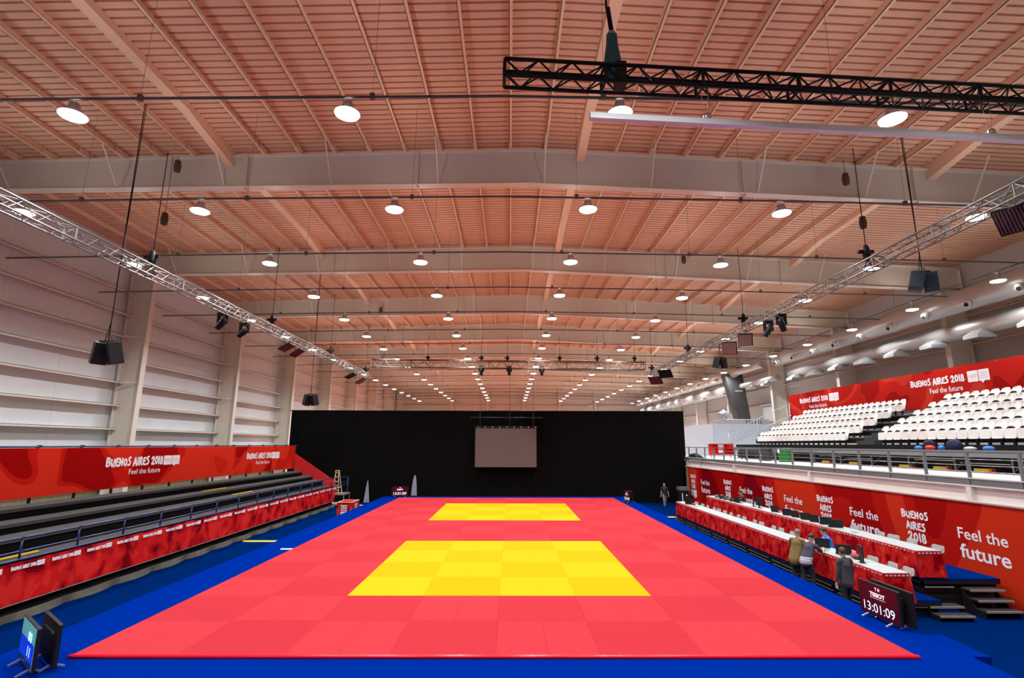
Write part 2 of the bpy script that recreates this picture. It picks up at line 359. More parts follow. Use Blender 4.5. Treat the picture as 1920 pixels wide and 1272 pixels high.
# frames: rafter beam and columns
XRIDGE = 1.0
for k, y in enumerate(FR):
    b = MB(); w = .17
    def web(x0, x1):
        b.add([(x0, y-.012, zb(x0)), (x1, y-.012, zb(x1)), (x1, y-.012, zt(x1)), (x0, y-.012, zt(x0)), (x0, y+.012, zb(x0)), (x1, y+.012, zb(x1)), (x1, y+.012, zt(x1)), (x0, y+.012, zt(x0))],
              [(0, 1, 2, 3), (7, 6, 5, 4), (0, 4, 5, 1), (3, 2, 6, 7), (0, 3, 7, 4), (1, 5, 6, 2)], 0)
        for zf, s in ((zb, 1), (zt, -1)):
            b.add([(x, yy, zf(x)+dz) for x in (x0, x1) for yy in (y-w, y+w) for dz in (0, s*.03)], [(0, 1, 3, 2), (4, 6, 7, 5), (0, 4, 5, 1), (2, 3, 7, 6), (0, 2, 6, 4), (1, 5, 7, 3)], 1)
    web(XL+.1, XRIDGE); web(XRIDGE, XR-.1)
    for sx in (-9.3, -3.1, 8.7, 14.9): b.box(sx-.02, y-w+.01, zb(sx)-.12, sx+.02, y+w-.01, zt(sx)+.08, 0)
    for j in range(-4, 6):                     # slanting flange braces
        xx = -2.35+3.84*j
        if XL < xx < XR: b.bar((xx, y-1.1, zt(xx)+.05), (xx, y-w, zb(xx)+.05), .04, m=1)
    b.build('roof_beam', [CREAM2, CREAM], label='deep cream roof beam spanning the hall, %s from the camera' % ORD[k+1], cat='roof beam', kind='structure')
    for side, xi, xo, s in (('left', CI_L, XL, 1), ('right', CI_R, XR, -1)):
        b = MB(); zt0 = zb(xi)+.1; xb = xi-s*.12
        b.add([(xo+s*.1, y-.012, -.57), (xb, y-.012, -.57), (xi, y-.012, zt0), (xo+s*.1, y-.012, zt0), (xo+s*.1, y+.012, -.57), (xb, y+.012, -.57), (xi, y+.012, zt0), (xo+s*.1, y+.012, zt0)],
              [(0, 1, 2, 3), (7, 6, 5, 4), (0, 4, 5, 1), (3, 2, 6, 7), (0, 3, 7, 4), (1, 5, 6, 2)], 0)
        b.bar((xb, y, -.57), (xi, y, zt0), .34, .03, up=(1, 0, 0), m=1); b.bar((xo+s*.2, y, -.57), (xo+s*.2, y, zt0+1), .34, .03, up=(1, 0, 0), m=1)
        for zz in (3.6, 7.0, 9.4): b.bar((xb+s*.0, y-.02, zz), (xo+s*.2, y-.45, zz+.02), .05, m=1)
        b.build('wall_column', [CREAM, CREAM], label='cream steel column on the %s wall, %s from the camera' % (side, ORD[k+1]), cat='column', kind='structure')
# purlins
n = 0
for j in range(-13, 16):
    x = -3.59+1.28*j
    if not (XL+.3 < x < XR-.3): continue
    n += 1; big = (j % 10 == 5); z = zt(x); b = MB()
    if big:
        b.box(x-.16, -6, z-.02, x+.16, YE, z+.22)
        for y in FR: b.add([(x-.15, y-3.0, z), (x+.15, y-3.0, z), (x-.15, y-.02, z-.38), (x+.15, y-.02, z-.38), (x-.15, y-.02, z), (x+.15, y-.02, z)], [(0, 1, 3, 2), (0, 2, 4), (1, 5, 3), (2, 3, 5, 4), (0, 4, 5, 1)])
    else:
        b.box(x-.035, -6, z, x-.02, YE, z+.22); b.box(x-.035, -6, z, x+.055, YE, z+.015)
        for y in FR: b.box(x-.045, y-.6, z-.005, x+.065, y+.6, z+.2)
    b.build('roof_purlin', PURL, label='%s cream roof purlin running the length of the hall, %s from the left' % ('broad' if big else 'narrow', ORD[n]), cat='purlin', kind='structure')
# ribbed roof deck
b = MB(); P = .26; Y0, Y1 = -8.0, YE
prof = [(0, 0), (.192, 0), (.198, .09), (.254, .09)]
ys = []
y = Y0
while y < Y1:
    ys += [(y+a, h) for a, h in prof]; y += P
for xa, xb_ in ((XL-.2, XRIDGE), (XRIDGE, XR+.2)):
    vs = [(x, yy, zt(x)+.22+h) for yy, h in ys for x in (xa, xb_)]
    b.add(vs, [(2*i, 2*i+1, 2*i+3, 2*i+2) for i in range(len(ys)-1)])
    b.add([(x, yy, zt(x)+.5) for yy in (YB-.3, YE+.2) for x in (xa, xb_)], [(0, 1, 3, 2)])
b.add([(x, yy, zt(x)+.25) for yy in (YB-.3, Y0+.02) for x in (XL-.2, XRIDGE)], [(0, 1, 3, 2)]); b.add([(x, yy, zt(x)+.25) for yy in (YB-.3, Y0+.02) for x in (XRIDGE, XR+.2)], [(0, 1, 3, 2)])
b.build('ceiling', DECKM, label='ribbed metal roof deck above the purlins', cat='ceiling', kind='structure')
# end wall posts and girts
for i, x in enumerate((-10.2, -3.75, 2.67, 9.1, 15.5)):
    b = MB(); b.box(x-.16, YE-.45, -.57, x+.16, YE-.42, zt(x)); b.box(x-.012, YE-.45, -.57, x+.012, YE, zt(x)); b.box(x-.16, YE-.03, -.57, x+.16, YE, zt(x))
    b.build('wall_post', CREAM, label='cream steel post on the far end wall, %s from the left' % ORD[i+1], cat='post', kind='structure')
for i, z in enumerate((7.6, 9.2, 10.8, 12.4)):
    b = MB(); b.box(XL, YE-.22, z-.03, XR, YE, z+.03); b.box(XL, YE-.22, z-.12, XR, YE-.2, z)
    b.build('wall_girt', CREAM2, label='girt across the far end wall, %s from the bottom' % ORD[i+1], cat='girt', kind='structure')
b = MB()
for xa, xc in ((-3.4, -10.0), (-3.4, 2.4), (9.4, 15.3)): b.tube([(xa, YE-.3, 6.9), (xc, YE-.3, 11.6)], .04, 6)
b.build('wall_brace', CREAM, label='thin diagonal bracing rods on the far end wall', cat='brace', kind='structure')

# ---------------- lamps ----------------
LY = [-.53+4.816*i for i in range(17)]
proto = thing('high_bay_lamp', 'x', 'ceiling lamp')
b = MB(); b.lathe([(.05, .30), (.10, .29), (.12, .18), (.16, .14), (.27, .03), (.285, .01), (.27, .01)], n=24); b.build('housing', GALV, proto)
b = MB(); b.lathe([(.27, .012), (.26, -.015), (.20, -.035), (.1, -.043), (.001, -.045)], n=24); b.build('lens', LENS, proto)
b = MB(); b.tube([(0, 0, .33), (0, 0, .42)], .012, 6); b.bar((-.09, 0, .18), (0, 0, .36), .012); b.bar((.09, 0, .18), (0, 0, .36), .012); b.build('hook', GREY, proto)
ld = bpy.data.lights.new('lamp_light', 'AREA'); ld.shape = 'DISK'; ld.size = .5; ld.energy = LAMP_W; ld.color = LAMP_COL; ld.spread = math.radians(140)
lo = bpy.data.objects.new('lamp_light', ld); COL.objects.link(lo); lo.parent = proto; lo.location = (0, 0, -.05)
lu = bpy.data.lights.new('roof_fill_light', 'AREA'); lu.shape = 'DISK'; lu.size = .2; lu.energy = ROOF_FILL; lu.color = LAMP_COL
lo = bpy.data.objects.new('roof_fill_light', lu); COL.objects.link(lo); lo.parent = proto; lo.location = (0, 0, .62); lo.rotation_euler = (PI, 0, 0)  # added fill aimed up at the roof deck
first = True
def lamp(x, y, label, group):
    global first
    if first: place(proto, (x, y, zl(x)), 0, label, group); first = False
    else: dup(proto, (x, y, zl(x)), None, label, group)
for x, nm in ((-14.75, 'leftmost'), (-9.33, 'outer left'), (-3.33, 'inner left'), (2.67, 'inner right'), (8.67, 'outer right'), (14.7, 'far right')):
    for i, y in enumerate(LY): lamp(x, y, 'round high-bay ceiling lamp in the %s row, %s from the front' % (nm, ORD[i+1]), 'lamps of the %s row' % nm)
    for i, y in enumerate((-5.35, -10.2)): lamp(x, y, 'round high-bay lamp of the %s row behind the camera' % nm, 'lamps of the %s row behind the camera' % nm)
for i in range(15): lamp(20.9, 10.35+4.85*i, 'round high-bay lamp over the white seats side, %s from the front' % ORD[i+1], 'lamps over the seats side')
for i, y in enumerate(LY):
    b = MB(); pts = [(XL+.4, y, zl(XL)+.34), (-9.3, y, zl(-9.3)+.42), (0, y, zl(0)+.42), (8.7, y, zl(8.7)+.42), (XR-.6, y, zl(XR)+.36)]
    b.tube(pts, .032, 6)
    for j in range(-2, 5):
        xx = -2.8+5.12*j
        if XL+1 < xx < XR-1: b.tube([(xx, y, zl(xx)+.4), (xx+.05, y, zt(xx)+.1)], .005, 4, caps=False); b.box(xx-.05, y-.04, zl(xx)+.36, xx+.05, y+.04, zl(xx)+.5)
    b.build('conduit_pipe', GREY, label='thin grey pipe carrying the %s cross row of ceiling lamps' % ORD[i+1], cat='pipe', kind='structure')

b = MB(); b.tube([(20.9, -1, zl(20.9)+.42), (20.9, YE, zl(20.9)+.42)], .03, 6)
for j in range(9): b.tube([(20.9, FR[0]+9.63*j if j < 9 else 0, zl(20.9)+.4), (21.0, FR[0]+9.63*j, zt(21)+.02)], .01, 4, caps=False)
b.build('conduit_pipe', GREY, label='thin grey pipe carrying the lamps over the seats side', cat='pipe', kind='structure')
# ---------------- platform and mats ----------------
t = thing('platform', 'low bright blue carpeted platform carrying the judo mats', 'platform', (0, 14, -.57))
b = MB(); b.box(-9.45, -5.0, -.57, 9.1, 31.6, -.05); b.build('deck', BLUE, t)
for x0, x1, y0, y1 in ((-9.88, -9.45, 3.75, 5.7), (-9.88, -9.45, 14.0, 16.2), (-9.88, -9.45, 19.3, 21.6), (9.1, 9.85, .55, 1.8)):
    b = MB(); b.box(x0, y0, -.57, x1, y1, -.21); b.build('step', BLUE, t)
t = thing('judo_mat', 'large red judo mat with two yellow contest squares', 'mat', (0, 15, -.05))
b = MB(); b.box(-8, .06, -.05, 8, 30, 0); b.build('red_area', REDM, t)
b = MB()
b.box(-8.02, -.02, -.05, 8.02, .06, .004); b.tube([(-8.02, .0, -.015), (8.02, .0, -.015)], .035, 10)
b.build('edge_strip', REDEDGE, t)
for i, y in enumerate((4, 18)):
    b = MB(); b.box(-4, y, -.02, 4, y+8, .004)
    b.build('yellow_square', YELM, t, label='yellow contest square, %s' % ('nearer one' if i == 0 else 'farther one'))
b = MB(); b.box(-9.05, 10.4, -.05, -8.6, 10.55, -.03); b.build('white_sheet', WHITE, label='small white sheet of paper lying on the blue platform edge', cat='paper')
bpy.data.objects['white_sheet'].location.x += .55

# ---------------- black curtain and screen ----------------
t = thing('stage_curtain', 'tall pleated black curtain closing off the hall behind the mats', 'curtain', (-1.5, 32, -.57))
b = MB(); N = 620; top = []
for i in range(N+1):
    x = -17.4+(14.3+17.4)*i/N; top.append((x, 32.05+.018*math.sin(i*.9)+.03*math.sin(i*.17+1)))
vs = [(x, y, z) for x, y in top for z in (-.565, 6.55)]
b.add(vs, [(2*i, 2*i+2, 2*i+3, 2*i+1) for i in range(N)], 0, True); b.build('cloth', BLACKC, t)
b = MB(); b.tube([(-17.5, 32.05, 6.56), (14.35, 32.05, 6.56)], .04, 8); b.build('top_rail', BLACK, t)
for lab, x, w, h, y in (('narrow', -10.9, .5, 1.75, 31.85), ('broader', -7.2, .52, 1.6, 31.85)):
    b = MB(); pts = []
    for i in range(9):
        v = i/8; hw = w/2*(1-v)**(.8 if lab == 'narrow' else .45)
        pts.append((v, hw))
    z0 = -.56 if lab == 'narrow' else -.04
    outline = [(x-hw, y-.03*math.cos(v*3), z0+v*h) for v, hw in pts]+[(x+hw*.7, y+.05, z0+v*h) for v, hw in reversed(pts[:-1])]
    b.add(outline+[(p[0], p[1]+.03, p[2]) for p in outline], [tuple(range(len(outline))), tuple(range(len(outline), 2*len(outline)))]+[(i, (i+1) % len(outline), len(outline)+(i+1) % len(outline), len(outline)+i) for i in range(len(outline))])
    b.build('white_drape', mat('pale_cloth', (.28, .28, .35), .9, spec=.1), loc=(x, y, z0), label='%s pointed pale drape standing in front of the black curtain' % lab, cat='drape')
t = thing('projection_screen', 'grey projection screen hanging in front of the black curtain', 'screen', (-.06, 31.5, 2.15))
b = MB(); b.box(-2.48, 31.5, 2.15, 2.36, 31.53, 5.16); b.build('sheet', SCREEN, t)
b = MB(); b.bar((-2.55, 31.52, 5.26), (2.43, 31.52, 5.26), .08, .14); b.tube([(-2.9, 31.5, 6.0), (2.9, 31.5, 6.0)], .04, 6)
for i in range(9): b.box(-2.3+i*.57, 31.44, 5.2, -2.22+i*.57, 31.5, 5.3, 1)
b.build('frame', [BLACK, SILVER], t)
for x in (-2.1, .25, 2.1):
    b = MB(); b.tube([(x, 31.4, 5.3), (x, 30.6, 7.6), (x, 29.3, 9.6)], .018, 6); b.build('hanging_cable', GREY, t)

# ---------------- left grandstand ----------------
t = thing('terrace_stand', 'black stepped terrace without seats along the left side', 'grandstand', (-14.2, 15, -.57))
for i, (x0, x1, z) in enumerate(((-13.3, -12.66, .93), (-14.1, -13.3, 1.36), (-14.9, -14.1, 1.64), (-15.75, -14.9, 1.95))):
    b = MB(); b.box(x0, -1, z-.10, x1+.03, 28.7, z, 0); b.box(x1-.03, -1, z-(.45 if i else .3), x1, 28.7, z-.1, 1)
    b.build('tread', [mat('terrace_top', (.055, .052, .052), .85, spec=.1, var=.25, scale=3), BLACKC], t, label='lowest walkway of the terrace' if i == 0 else None)
b = MB(); b.box(-15.7, -1, -.3, -15.6, 28.7, 1.6); b.box(-13.3, 28.62, -.57, -12.6, 28.7, .85); b.box(-15.7, 28.6, -.57, -13.3, 28.7, 1.3); b.build('back_panel', BLACK, t)
for i in range(16):
    y = -.2+1.88*i; b = MB(); b.tube([(-12.6, y, -.56), (-12.6, y, .9)], .03, 8); b.tube([(-13.9, y, -.56), (-13.9, y, 1.2)], .03, 8); b.bar((-12.6, y, .1), (-13.9, y, 1.0), .03); b.build('leg', BLACK, t)
b = MB(); NN = 300
vs = []
for i in range(NN+1):
    y = -1+29.7*i/NN; ph = (y+.2) % 1.88/1.88; sag = .10*math.sin(ph*PI)
    for x, z in ((-12.66, .02), (-12.64, -.30+0*sag), (-12.50+.05*sag, -.36-sag*.2), (-12.52+.16*math.sin(ph*PI), -.565)): vs.append((x, y, z))
b.add(vs, [(4*i+k, 4*i+4+k, 4*i+5+k, 4*i+1+k) for i in range(NN) for k in (0, 1)], 0, True); b.add(vs, [(4*i+2, 4*i+6, 4*i+7, 4*i+3) for i in range(NN)], 1, True)  # upper band is black for the shaded gap, lower band is draped cloth
b.build('skirt_and_gap_shade', [BLACKC, mat('dusty_cloth', (.085, .08, .068), .95, spec=.05, var=.35, scale=4)], t)
for x, y, z in ((-14.45, 15.3, 1.66), (-13.7, 16.6, 1.38), (-12.9, 2.6, .95)):
    b = MB(); b.box(x-.03, y, z, x+.03, y+2.1, z+.035); b.build('yellow_edge', YELLOW, t, label='yellow edge marking')
t = thing('blue_railing', 'dark blue pipe railing along the front of the black terrace', 'railing', (-12.55, 15, .9))
for z, r in ((1.48, .028), (1.14, .024), (.93, .034)):
    b = MB(); b.tube([(-12.55, -1, z), (-12.55, 28.9, z)], r, 8); b.build('rail', BLUEM, t)
for i in range(16):
    y = -.02+1.88*i
    b = MB(); b.tube([(-12.55, y, .88), (-12.55, y, 1.5)], .026, 8); b.box(-12.60, y-.05, 1.10, -12.50, y+.05, 1.18); b.box(-12.59, y-.04, 1.45, -12.51, y+.04, 1.51)
    b.build('post', BLUEM, t)
b = MB()
for z in (1.48, 1.14, .95): b.tube([(-12.55, 28.9, z), (-12.0, 30.3, z)], .025, 6)
b.tube([(-12.0, 30.3, -.56), (-12.0, 30.3, 1.5)], .03, 8); b.build('end_rail', BLUEM, t)
# printed fence cloth on the front
t = thing('fence_banner', 'long low red printed banner tied to the blue railing', 'banner', (-12.5, 15, -.15))
b = MB(); NN = 240; vs = []
for i in range(NN+1):
    y = -1+29.9*i/NN
    for k in range(5):
        v = k/4; vs.append((-12.50+.018*math.sin(y*3.3+v*2)*(1-v*.3)+.008*math.sin(y*9), y, -.14+v*1.03-.012*math.sin((y+.02) % 1.88/1.88*PI)*(v > .9)))
b.add(vs, [(5*i+k, 5*i+5+k, 5*i+6+k, 5*i+1+k) for i in range(NN) for k in range(4)], 0, True); b.build('cloth', FENCE, t)
b = MB()
for i in range(24):
    y = 1.0+1.235*i; O = (-12.465, y, .71)
    blob_text(b, 'BUENOS AIRES 2018', O, (0, 1, .0), (0, 0, 1), .72, .085)
    emblem(b, (-12.468, y+.75, .69), (0, 1, 0), (0, 0, 1), (1, 0, 0), .24, .13, 0, 1, False)
b.build('lettering', [WHITE, MUTE], t)
b = MB(); b.tube([(-12.48, -1, -.15), (-12.48, 28.9, -.15)], .012, 6); b.build('bottom_cord', EDGE, t)
# tall banner at the back
t = thing('long_banner', 'tall red printed banner behind the black terrace on the left', 'banner', (-15.8, 14, 2.1))
b = MB(); b.box(-15.83, -1, 2.13, -15.8, 29.4, 3.76); b.build('cloth', BANL, t)
b = MB(); b.tube([(-15.83, -1, 3.80), (-15.83, 29.5, 3.80)], .03, 8)
for i in range(17): b.box(-15.9, .1+1.85*i, 3.78, -15.8, .2+1.85*i, 3.86)
b.build('top_rail', BLUEM, t)
for i in range(17): b = MB(); b.box(-15.92, .1+1.85*i, -.57, -15.85, .17+1.85*i, 3.8); b.build('support_post', BLACK, t)
b = MB()
for y0, y1, f0, f1, e1 in ((10.62, 14.1, 11.97, 13.99, 15.37), (22.03, 25.4, 23.3, 25.2, 26.65)):
    blob_text(b, 'BUENOS AIRES 2018', (-15.785, y0, 3.0), (0, 1, .004), (0, 0, 1), y1-y0, .33)
    text_into(b, 'Feel the future', (-15.785, f0, 2.64), (0, 1, 0), (0, 0, 1), f1-f0, .22, .004)
    emblem(b, (-15.79, y1+.08, 2.95), (0, 1, 0), (0, 0, 1), (1, 0, 0), e1-y1-.08, .42)
b.build('lettering', [WHITE, MUTE], t)
t = thing('side_banner', 'plain red cloth sloping down at the far end of the black terrace', 'banner', (-14.2, 29.5, -.5))
b = MB(); b.prism([(-15.8, 3.2), (-12.75, 1.25), (-12.75, .4), (-15.8, 1.2)], (0, 29.45, 0), (1, 0, 0), (0, 0, 1), (0, 1, 0), .03)
b.build('cloth', PLRED, t)
# ladder
t = thing('step_ladder', 'open wooden step ladder at the far end of the terrace', 'ladder', (-12.62, 29.6, .3))
for s, nm in ((-1, 'side_rail'), (1, 'side_rail')):
    b = MB(); b.bar((-12.62+s*.22, 29.45, .35), (-12.62+s*.10, 29.6, 1.95), .05, .05); b.build(nm, WOOD, t)
    b = MB(); b.bar((-12.62+s*.30, 30.0, .35), (-12.62+s*.12, 29.68, 1.95), .045, .045); b.build('back_leg', WOOD, t)
for k in range(5):
    z = .55+.31*k; w = .22-.1*(z-.35)/1.6; b = MB(); b.box(-12.62-w, 29.4+.1*k*.4, z, -12.62+w, 29.52+.1*k*.4, z+.04); b.build('tread', WOOD, t)
b = MB(); b.box(-12.77, 29.55, 1.93, -12.47, 29.75, 1.98); b.build('top_cap', WOOD, t)
b = MB(); b.box(-13.2, 28.95, .25, -11.8, 30.4, .35); b.build('scaffold_deck', SILVER, loc=(-12.5, 29.7, .25), label='small metal scaffold landing carrying the wooden step ladder', cat='scaffold')
for x in (-13.15, -11.85):
    for y in (29.0, 30.35):
        b = MB(); b.tube([(x, y, -.57), (x, y, .25)], .03, 6); bb = b.build('leg', GREY, bpy.data.objects['scaffold_deck'])
# red box by the platform
t = thing('red_skirted_table', 'red skirted box with white lettering left of the platform', 'box', (-9.95, 23.4, -.57))
b = MB(); b.box(-10.41, 23.0, -.57, -9.5, 24.6, .35); b.build('skirt', SKIRT, t)
for xa, xb2, ya, yb in ((-10.44, -9.47, 22.97, 23.03), (-10.44, -9.47, 24.57, 24.63), (-10.44, -10.38, 23.03, 24.57), (-9.53, -9.47, 23.03, 24.57)):
    b = MB(); b.box(xa, ya, .35, xb2, yb, .375); b.build('rim', WOOD, t)
b = MB()
for k, s in enumerate(('BUENOS', 'AIRES', '2018')): blob_text(b, s, (-10.15, 22.985, .13-.13*k), (1, 0, 0), (0, 0, 1), .38, .09)
emblem(b, (-10.15, 22.99, -.34), (1, 0, 0), (0, 0, 1), (0, -1, 0), .4, .16)
for k, s in enumerate(('BUENOS', 'AIRES', '2018')): blob_text(b, s, (-9.485, 23.6, .13-.13*k), (0, 1, 0), (0, 0, 1), .6, .09)
b.build('lettering', [WHITE, MUTE], t)
# yellow cable covers
for x0, x1, y, lab in ((-12.2, -10.35, 15.15, 'yellow cable cover on the navy floor left of the platform, nearer one'), (-10.9, -10.1, 29.9, 'yellow cable cover on the navy floor beyond the red skirted box'), (10.0, 10.9, 23.7, 'yellow cable cover on the navy floor at the far end of the front judges table')):
    b = MB(); b.add([(x0, y-.1, -.57), (x1, y-.1, -.57), (x0, y-.04, -.53), (x1, y-.04, -.53), (x0, y+.04, -.53), (x1, y+.04, -.53), (x0, y+.1, -.57), (x1, y+.1, -.57)], [(0, 1, 3, 2), (2, 3, 5, 4), (4, 5, 7, 6), (0, 2, 4, 6), (1, 7, 5, 3)])
    b.build('cable_cover', YELLOW, loc=((x0+x1)/2, y, -.57), label=lab, cat='cable cover')

# ---------------- screens on the platform ----------------
def tv(label, c, ang, w, h, face, zb_=-.05, content=None, tilt=0):
    """flat screen on two low chrome feet; local +y is its face"""
    t = thing('monitor', label, 'monitor', (0, 0, 0))
    b = MB(); b.prism(rrect(w, h, .02, 3, 0, h/2+.07), (0, 0, 0), (1, 0, 0), (0, 0, 1), (0, -1, 0), .06); b.prism(rrect(w*.6, h*.6, .05, 3, 0, h/2+.05), (0, -.05, 0), (1, 0, 0), (0, 0, 1), (0, -1, 0), .05); b.build('casing', BLACK, t)
    b = MB(); b.prism(rrect(w-.05, h-.05, .005, 1, 0, h/2+.075), (0, .001, 0), (1, 0, 0), (0, 0, 1), (0, 1, 0), .003); p = b.build('panel', face, t)
    for s in (-1, 1):
        b = MB(); b.bar((s*w*.3, -.03, .09), (s*w*.3, .16, .012), .03); b.bar((s*w*.3, -.03, .09), (s*w*.3, -.2, .012), .03); b.build('foot', SILVER, t)
    if content: content(t, w, h)
    place(t, (c[0], c[1], zb_), ang)
    return t
MAROON = mat('maroon_screen', (.012, .001, .003), .3, spec=.2, emit=(.10, .002, .012), es=.45)
TXT = mat('screen_text', (.8, .95, .95), .3, emit=(.62, .95, .95), es=1.0)
TXTW = mat('screen_text_white', (.9, .9, .95), .3, emit=(.9, .85, .95), es=.75)
TXTD = mat('screen_text_red', (.6, .05, .05), .3, emit=(.8, .1, .1), es=.6)
OFFS = mat('dark_screen', (.006, .006, .008), .12)
def clock(t, w, h):
    b = MB(); U = (-1, 0, 0); V = (0, 0, 1)
    text_into(b, '13:01:09', (w*.38, .006, h*.17+.04), U, V, w*.76, h*.27, -.004, 0)
    b2 = MB(); text_into(b2, 'TISSOT', (w*.20, .006, h*.62+.06), U, V, w*.38, h*.13, .03, 0)
    b2.prism([(.035, 0), (.06, 0), (.06, .07), (.035, .07)], (0, .006, h*.8+.07), U, V, (0, 1, 0), .001, 0)
    text_into(b2, 'T', (.07, .006, h*.8+.07), U, V, .06, .07, .02, 0)
    b2.prism([(-.07, 0), (.0, 0), (.0, .07), (-.07, .07)], (-.0-.09, .006, h*.8+.07), U, V, (0, 1, 0), .001, 1)
    b2.prism([(-.065, .028), (-.005, .028), (-.005, .042), (-.065, .042)], (-.09, .0075, h*.8+.07), U, V, (0, 1, 0), .001, 0)
    b2.prism([(-.042, .008), (-.028, .008), (-.028, .062), (-.042, .062)], (-.09, .0075, h*.8+.07), U, V, (0, 1, 0), .001, 0)
    text_into(b2, 'INNOVATORS BY TRADITION', (w*.20, .006, h*.565+.06), U, V, w*.38, h*.025, 0, 0)
    b.build('clock_digits', TXT, t); b2.build('logo', [TXTW, TXTD], t)
# right pair: local +y must face -X (towards the mat and slightly to the camera)
tv('flat screen showing a 13:01:09 clock on the right platform edge', (8.76, 2.13), math.radians(90+2), 1.28, .72, MAROON, content=clock)
tv('black screen standing behind the near 13:01:09 clock screen', (9.02, 2.0), math.radians(-90+2), 1.28, .74, OFFS)
tv('distant flat screen showing a 13:01:09 clock in front of the curtain', (-8.15, 30.9), math.radians(180+12), 1.25, .72, MAROON, content=clock)
tv('distant dark screen with white digits at the far right platform corner', (8.45, 27.3), math.radians(90+8), 1.2, .72, MAROON, content=clock)
tv('distant black screen back to back with the far right one', (8.75, 27.4), math.radians(-90), 1.2, .72, OFFS)
TEAL = mat('teal_screen', (.1, .3, .3), .2, emit=(.06, .24, .26), es=.8)
def board(t, w, h):
    b = MB(); b.prism([(-w*.47, 0), (w*.47, 0), (w*.47, h*.42), (-w*.47, h*.42)], (0, .005, h*.18+.07), (1, 0, 0), (0, 0, 1), (0, 1, 0), .001, 0)
    b.prism([(-w*.47, 0), (w*.47, 0), (w*.47, h*.15), (-w*.47, h*.15)], (0, .005, h*.03+.07), (1, 0, 0), (0, 0, 1), (0, 1, 0), .001, 1)
    b.build('blue_field', [mat('blue_screen', (.01, .03, .5), .2, emit=(.004, .03, .55), es=.8), mat('dim_screen', (.02, .05, .06), .2)], t)
    b = MB(); text_into(b, '00', (-.02, .008, h*.68), (-1, 0, 0), (0, 0, 1), .3, .16, .01); text_into(b, '11', (-.1, .008, h*.36), (-1, 0, 0), (0, 0, 1), .2, .16, .01); b.build('digits', TXT, t)
tv('scoreboard screen with teal and blue fields at the left platform edge', (-8.42, -.50), math.radians(140), 1.22, .72, TEAL, content=board)
tv('black screen seen from behind beside the scoreboard screen', (-8.19, -.24), math.radians(-40), 1.22, .72, OFFS)

# ---------------- right side tiers ----------------
t = thing('judges_platform', 'two-level blue carpeted staging under the judges tables', 'platform', (12, 13, -.57))
for x0, x1, y0, y1, z in ((10.14, 11.76, 4.15, 22.0, -.14), (11.76, 13.95, 4.75, 21.6, .26)):
    b = MB(); b.box(x0, y0, z-.05, x1, y1, z); b.build('deck', DKBLUE, t)
    b = MB(); b.box(x0, y0, z-.14, x1, y0+.05, z-.05); b.box(x0, y0, z-.14, x0+.05, y1, z-.05); b.box(x0+.12, y0+.15, -.57, x1, y1, z-.06, 0)
    b.build('frame', BLACK, t)
for i in range(9):
    y = 4.3+2.0*i
    b = MB(); b.bar((10.16, y+.1, -.33), (10.16, y+1.85, -.33), .03, .02); b.bar((10.20, y+.1, -.47), (10.20, y+1.85, -.47), .03, .02); b.build('edge_rail', EDGE, t)
b = MB(); b.bar((11.0, 4.2, -.32), (11.7, 4.2, -.32), .03); b.bar((11.8, 4.72, .05), (12.6, 4.72, .05), .03); b.build('end_rail', EDGE, t)
def stairs(name, label, X0, X1, rows, side_back, z0=-.57):
    t = thing(name, label, 'steps', ((X0+X1)/2, rows[-1][0], z0))
    for (y, z) in rows:
        b = MB(); b.box(X0, y, z-.04, X1, y+.32, z, 0); b.box(X0, y-.015, z-.045, X1, y+.02, z+.002, 1); b.build('tread', [DARKTOP, EDGE], t)
    b = MB()
    for x in (X0+.02, X1-.02):
        b.prism([(rows[-1][0]+.05, z0), (side_back, z0), (side_back, rows[0][1]-.04)]+[(y+.3, z-.04) for y, z in rows]+[(rows[-1][0]+.05, rows[-1][1]-.04)], (x-.02, 0, 0), (0, 1, 0), (0, 0, 1), (1, 0, 0), .04)
    b.build('side_frame', BLACK, t)
stairs('portable_steps', 'two dark portable steps beside the front judges table', 11.42, 12.33, [(4.12-.0, -.283), (3.81, -.427)], 4.15)
stairs('portable_steps', 'three dark portable steps by the red wall backdrop', 12.8, 13.75, [(4.42, .05), (4.20, -.16), (4.0, -.37)], 4.74)
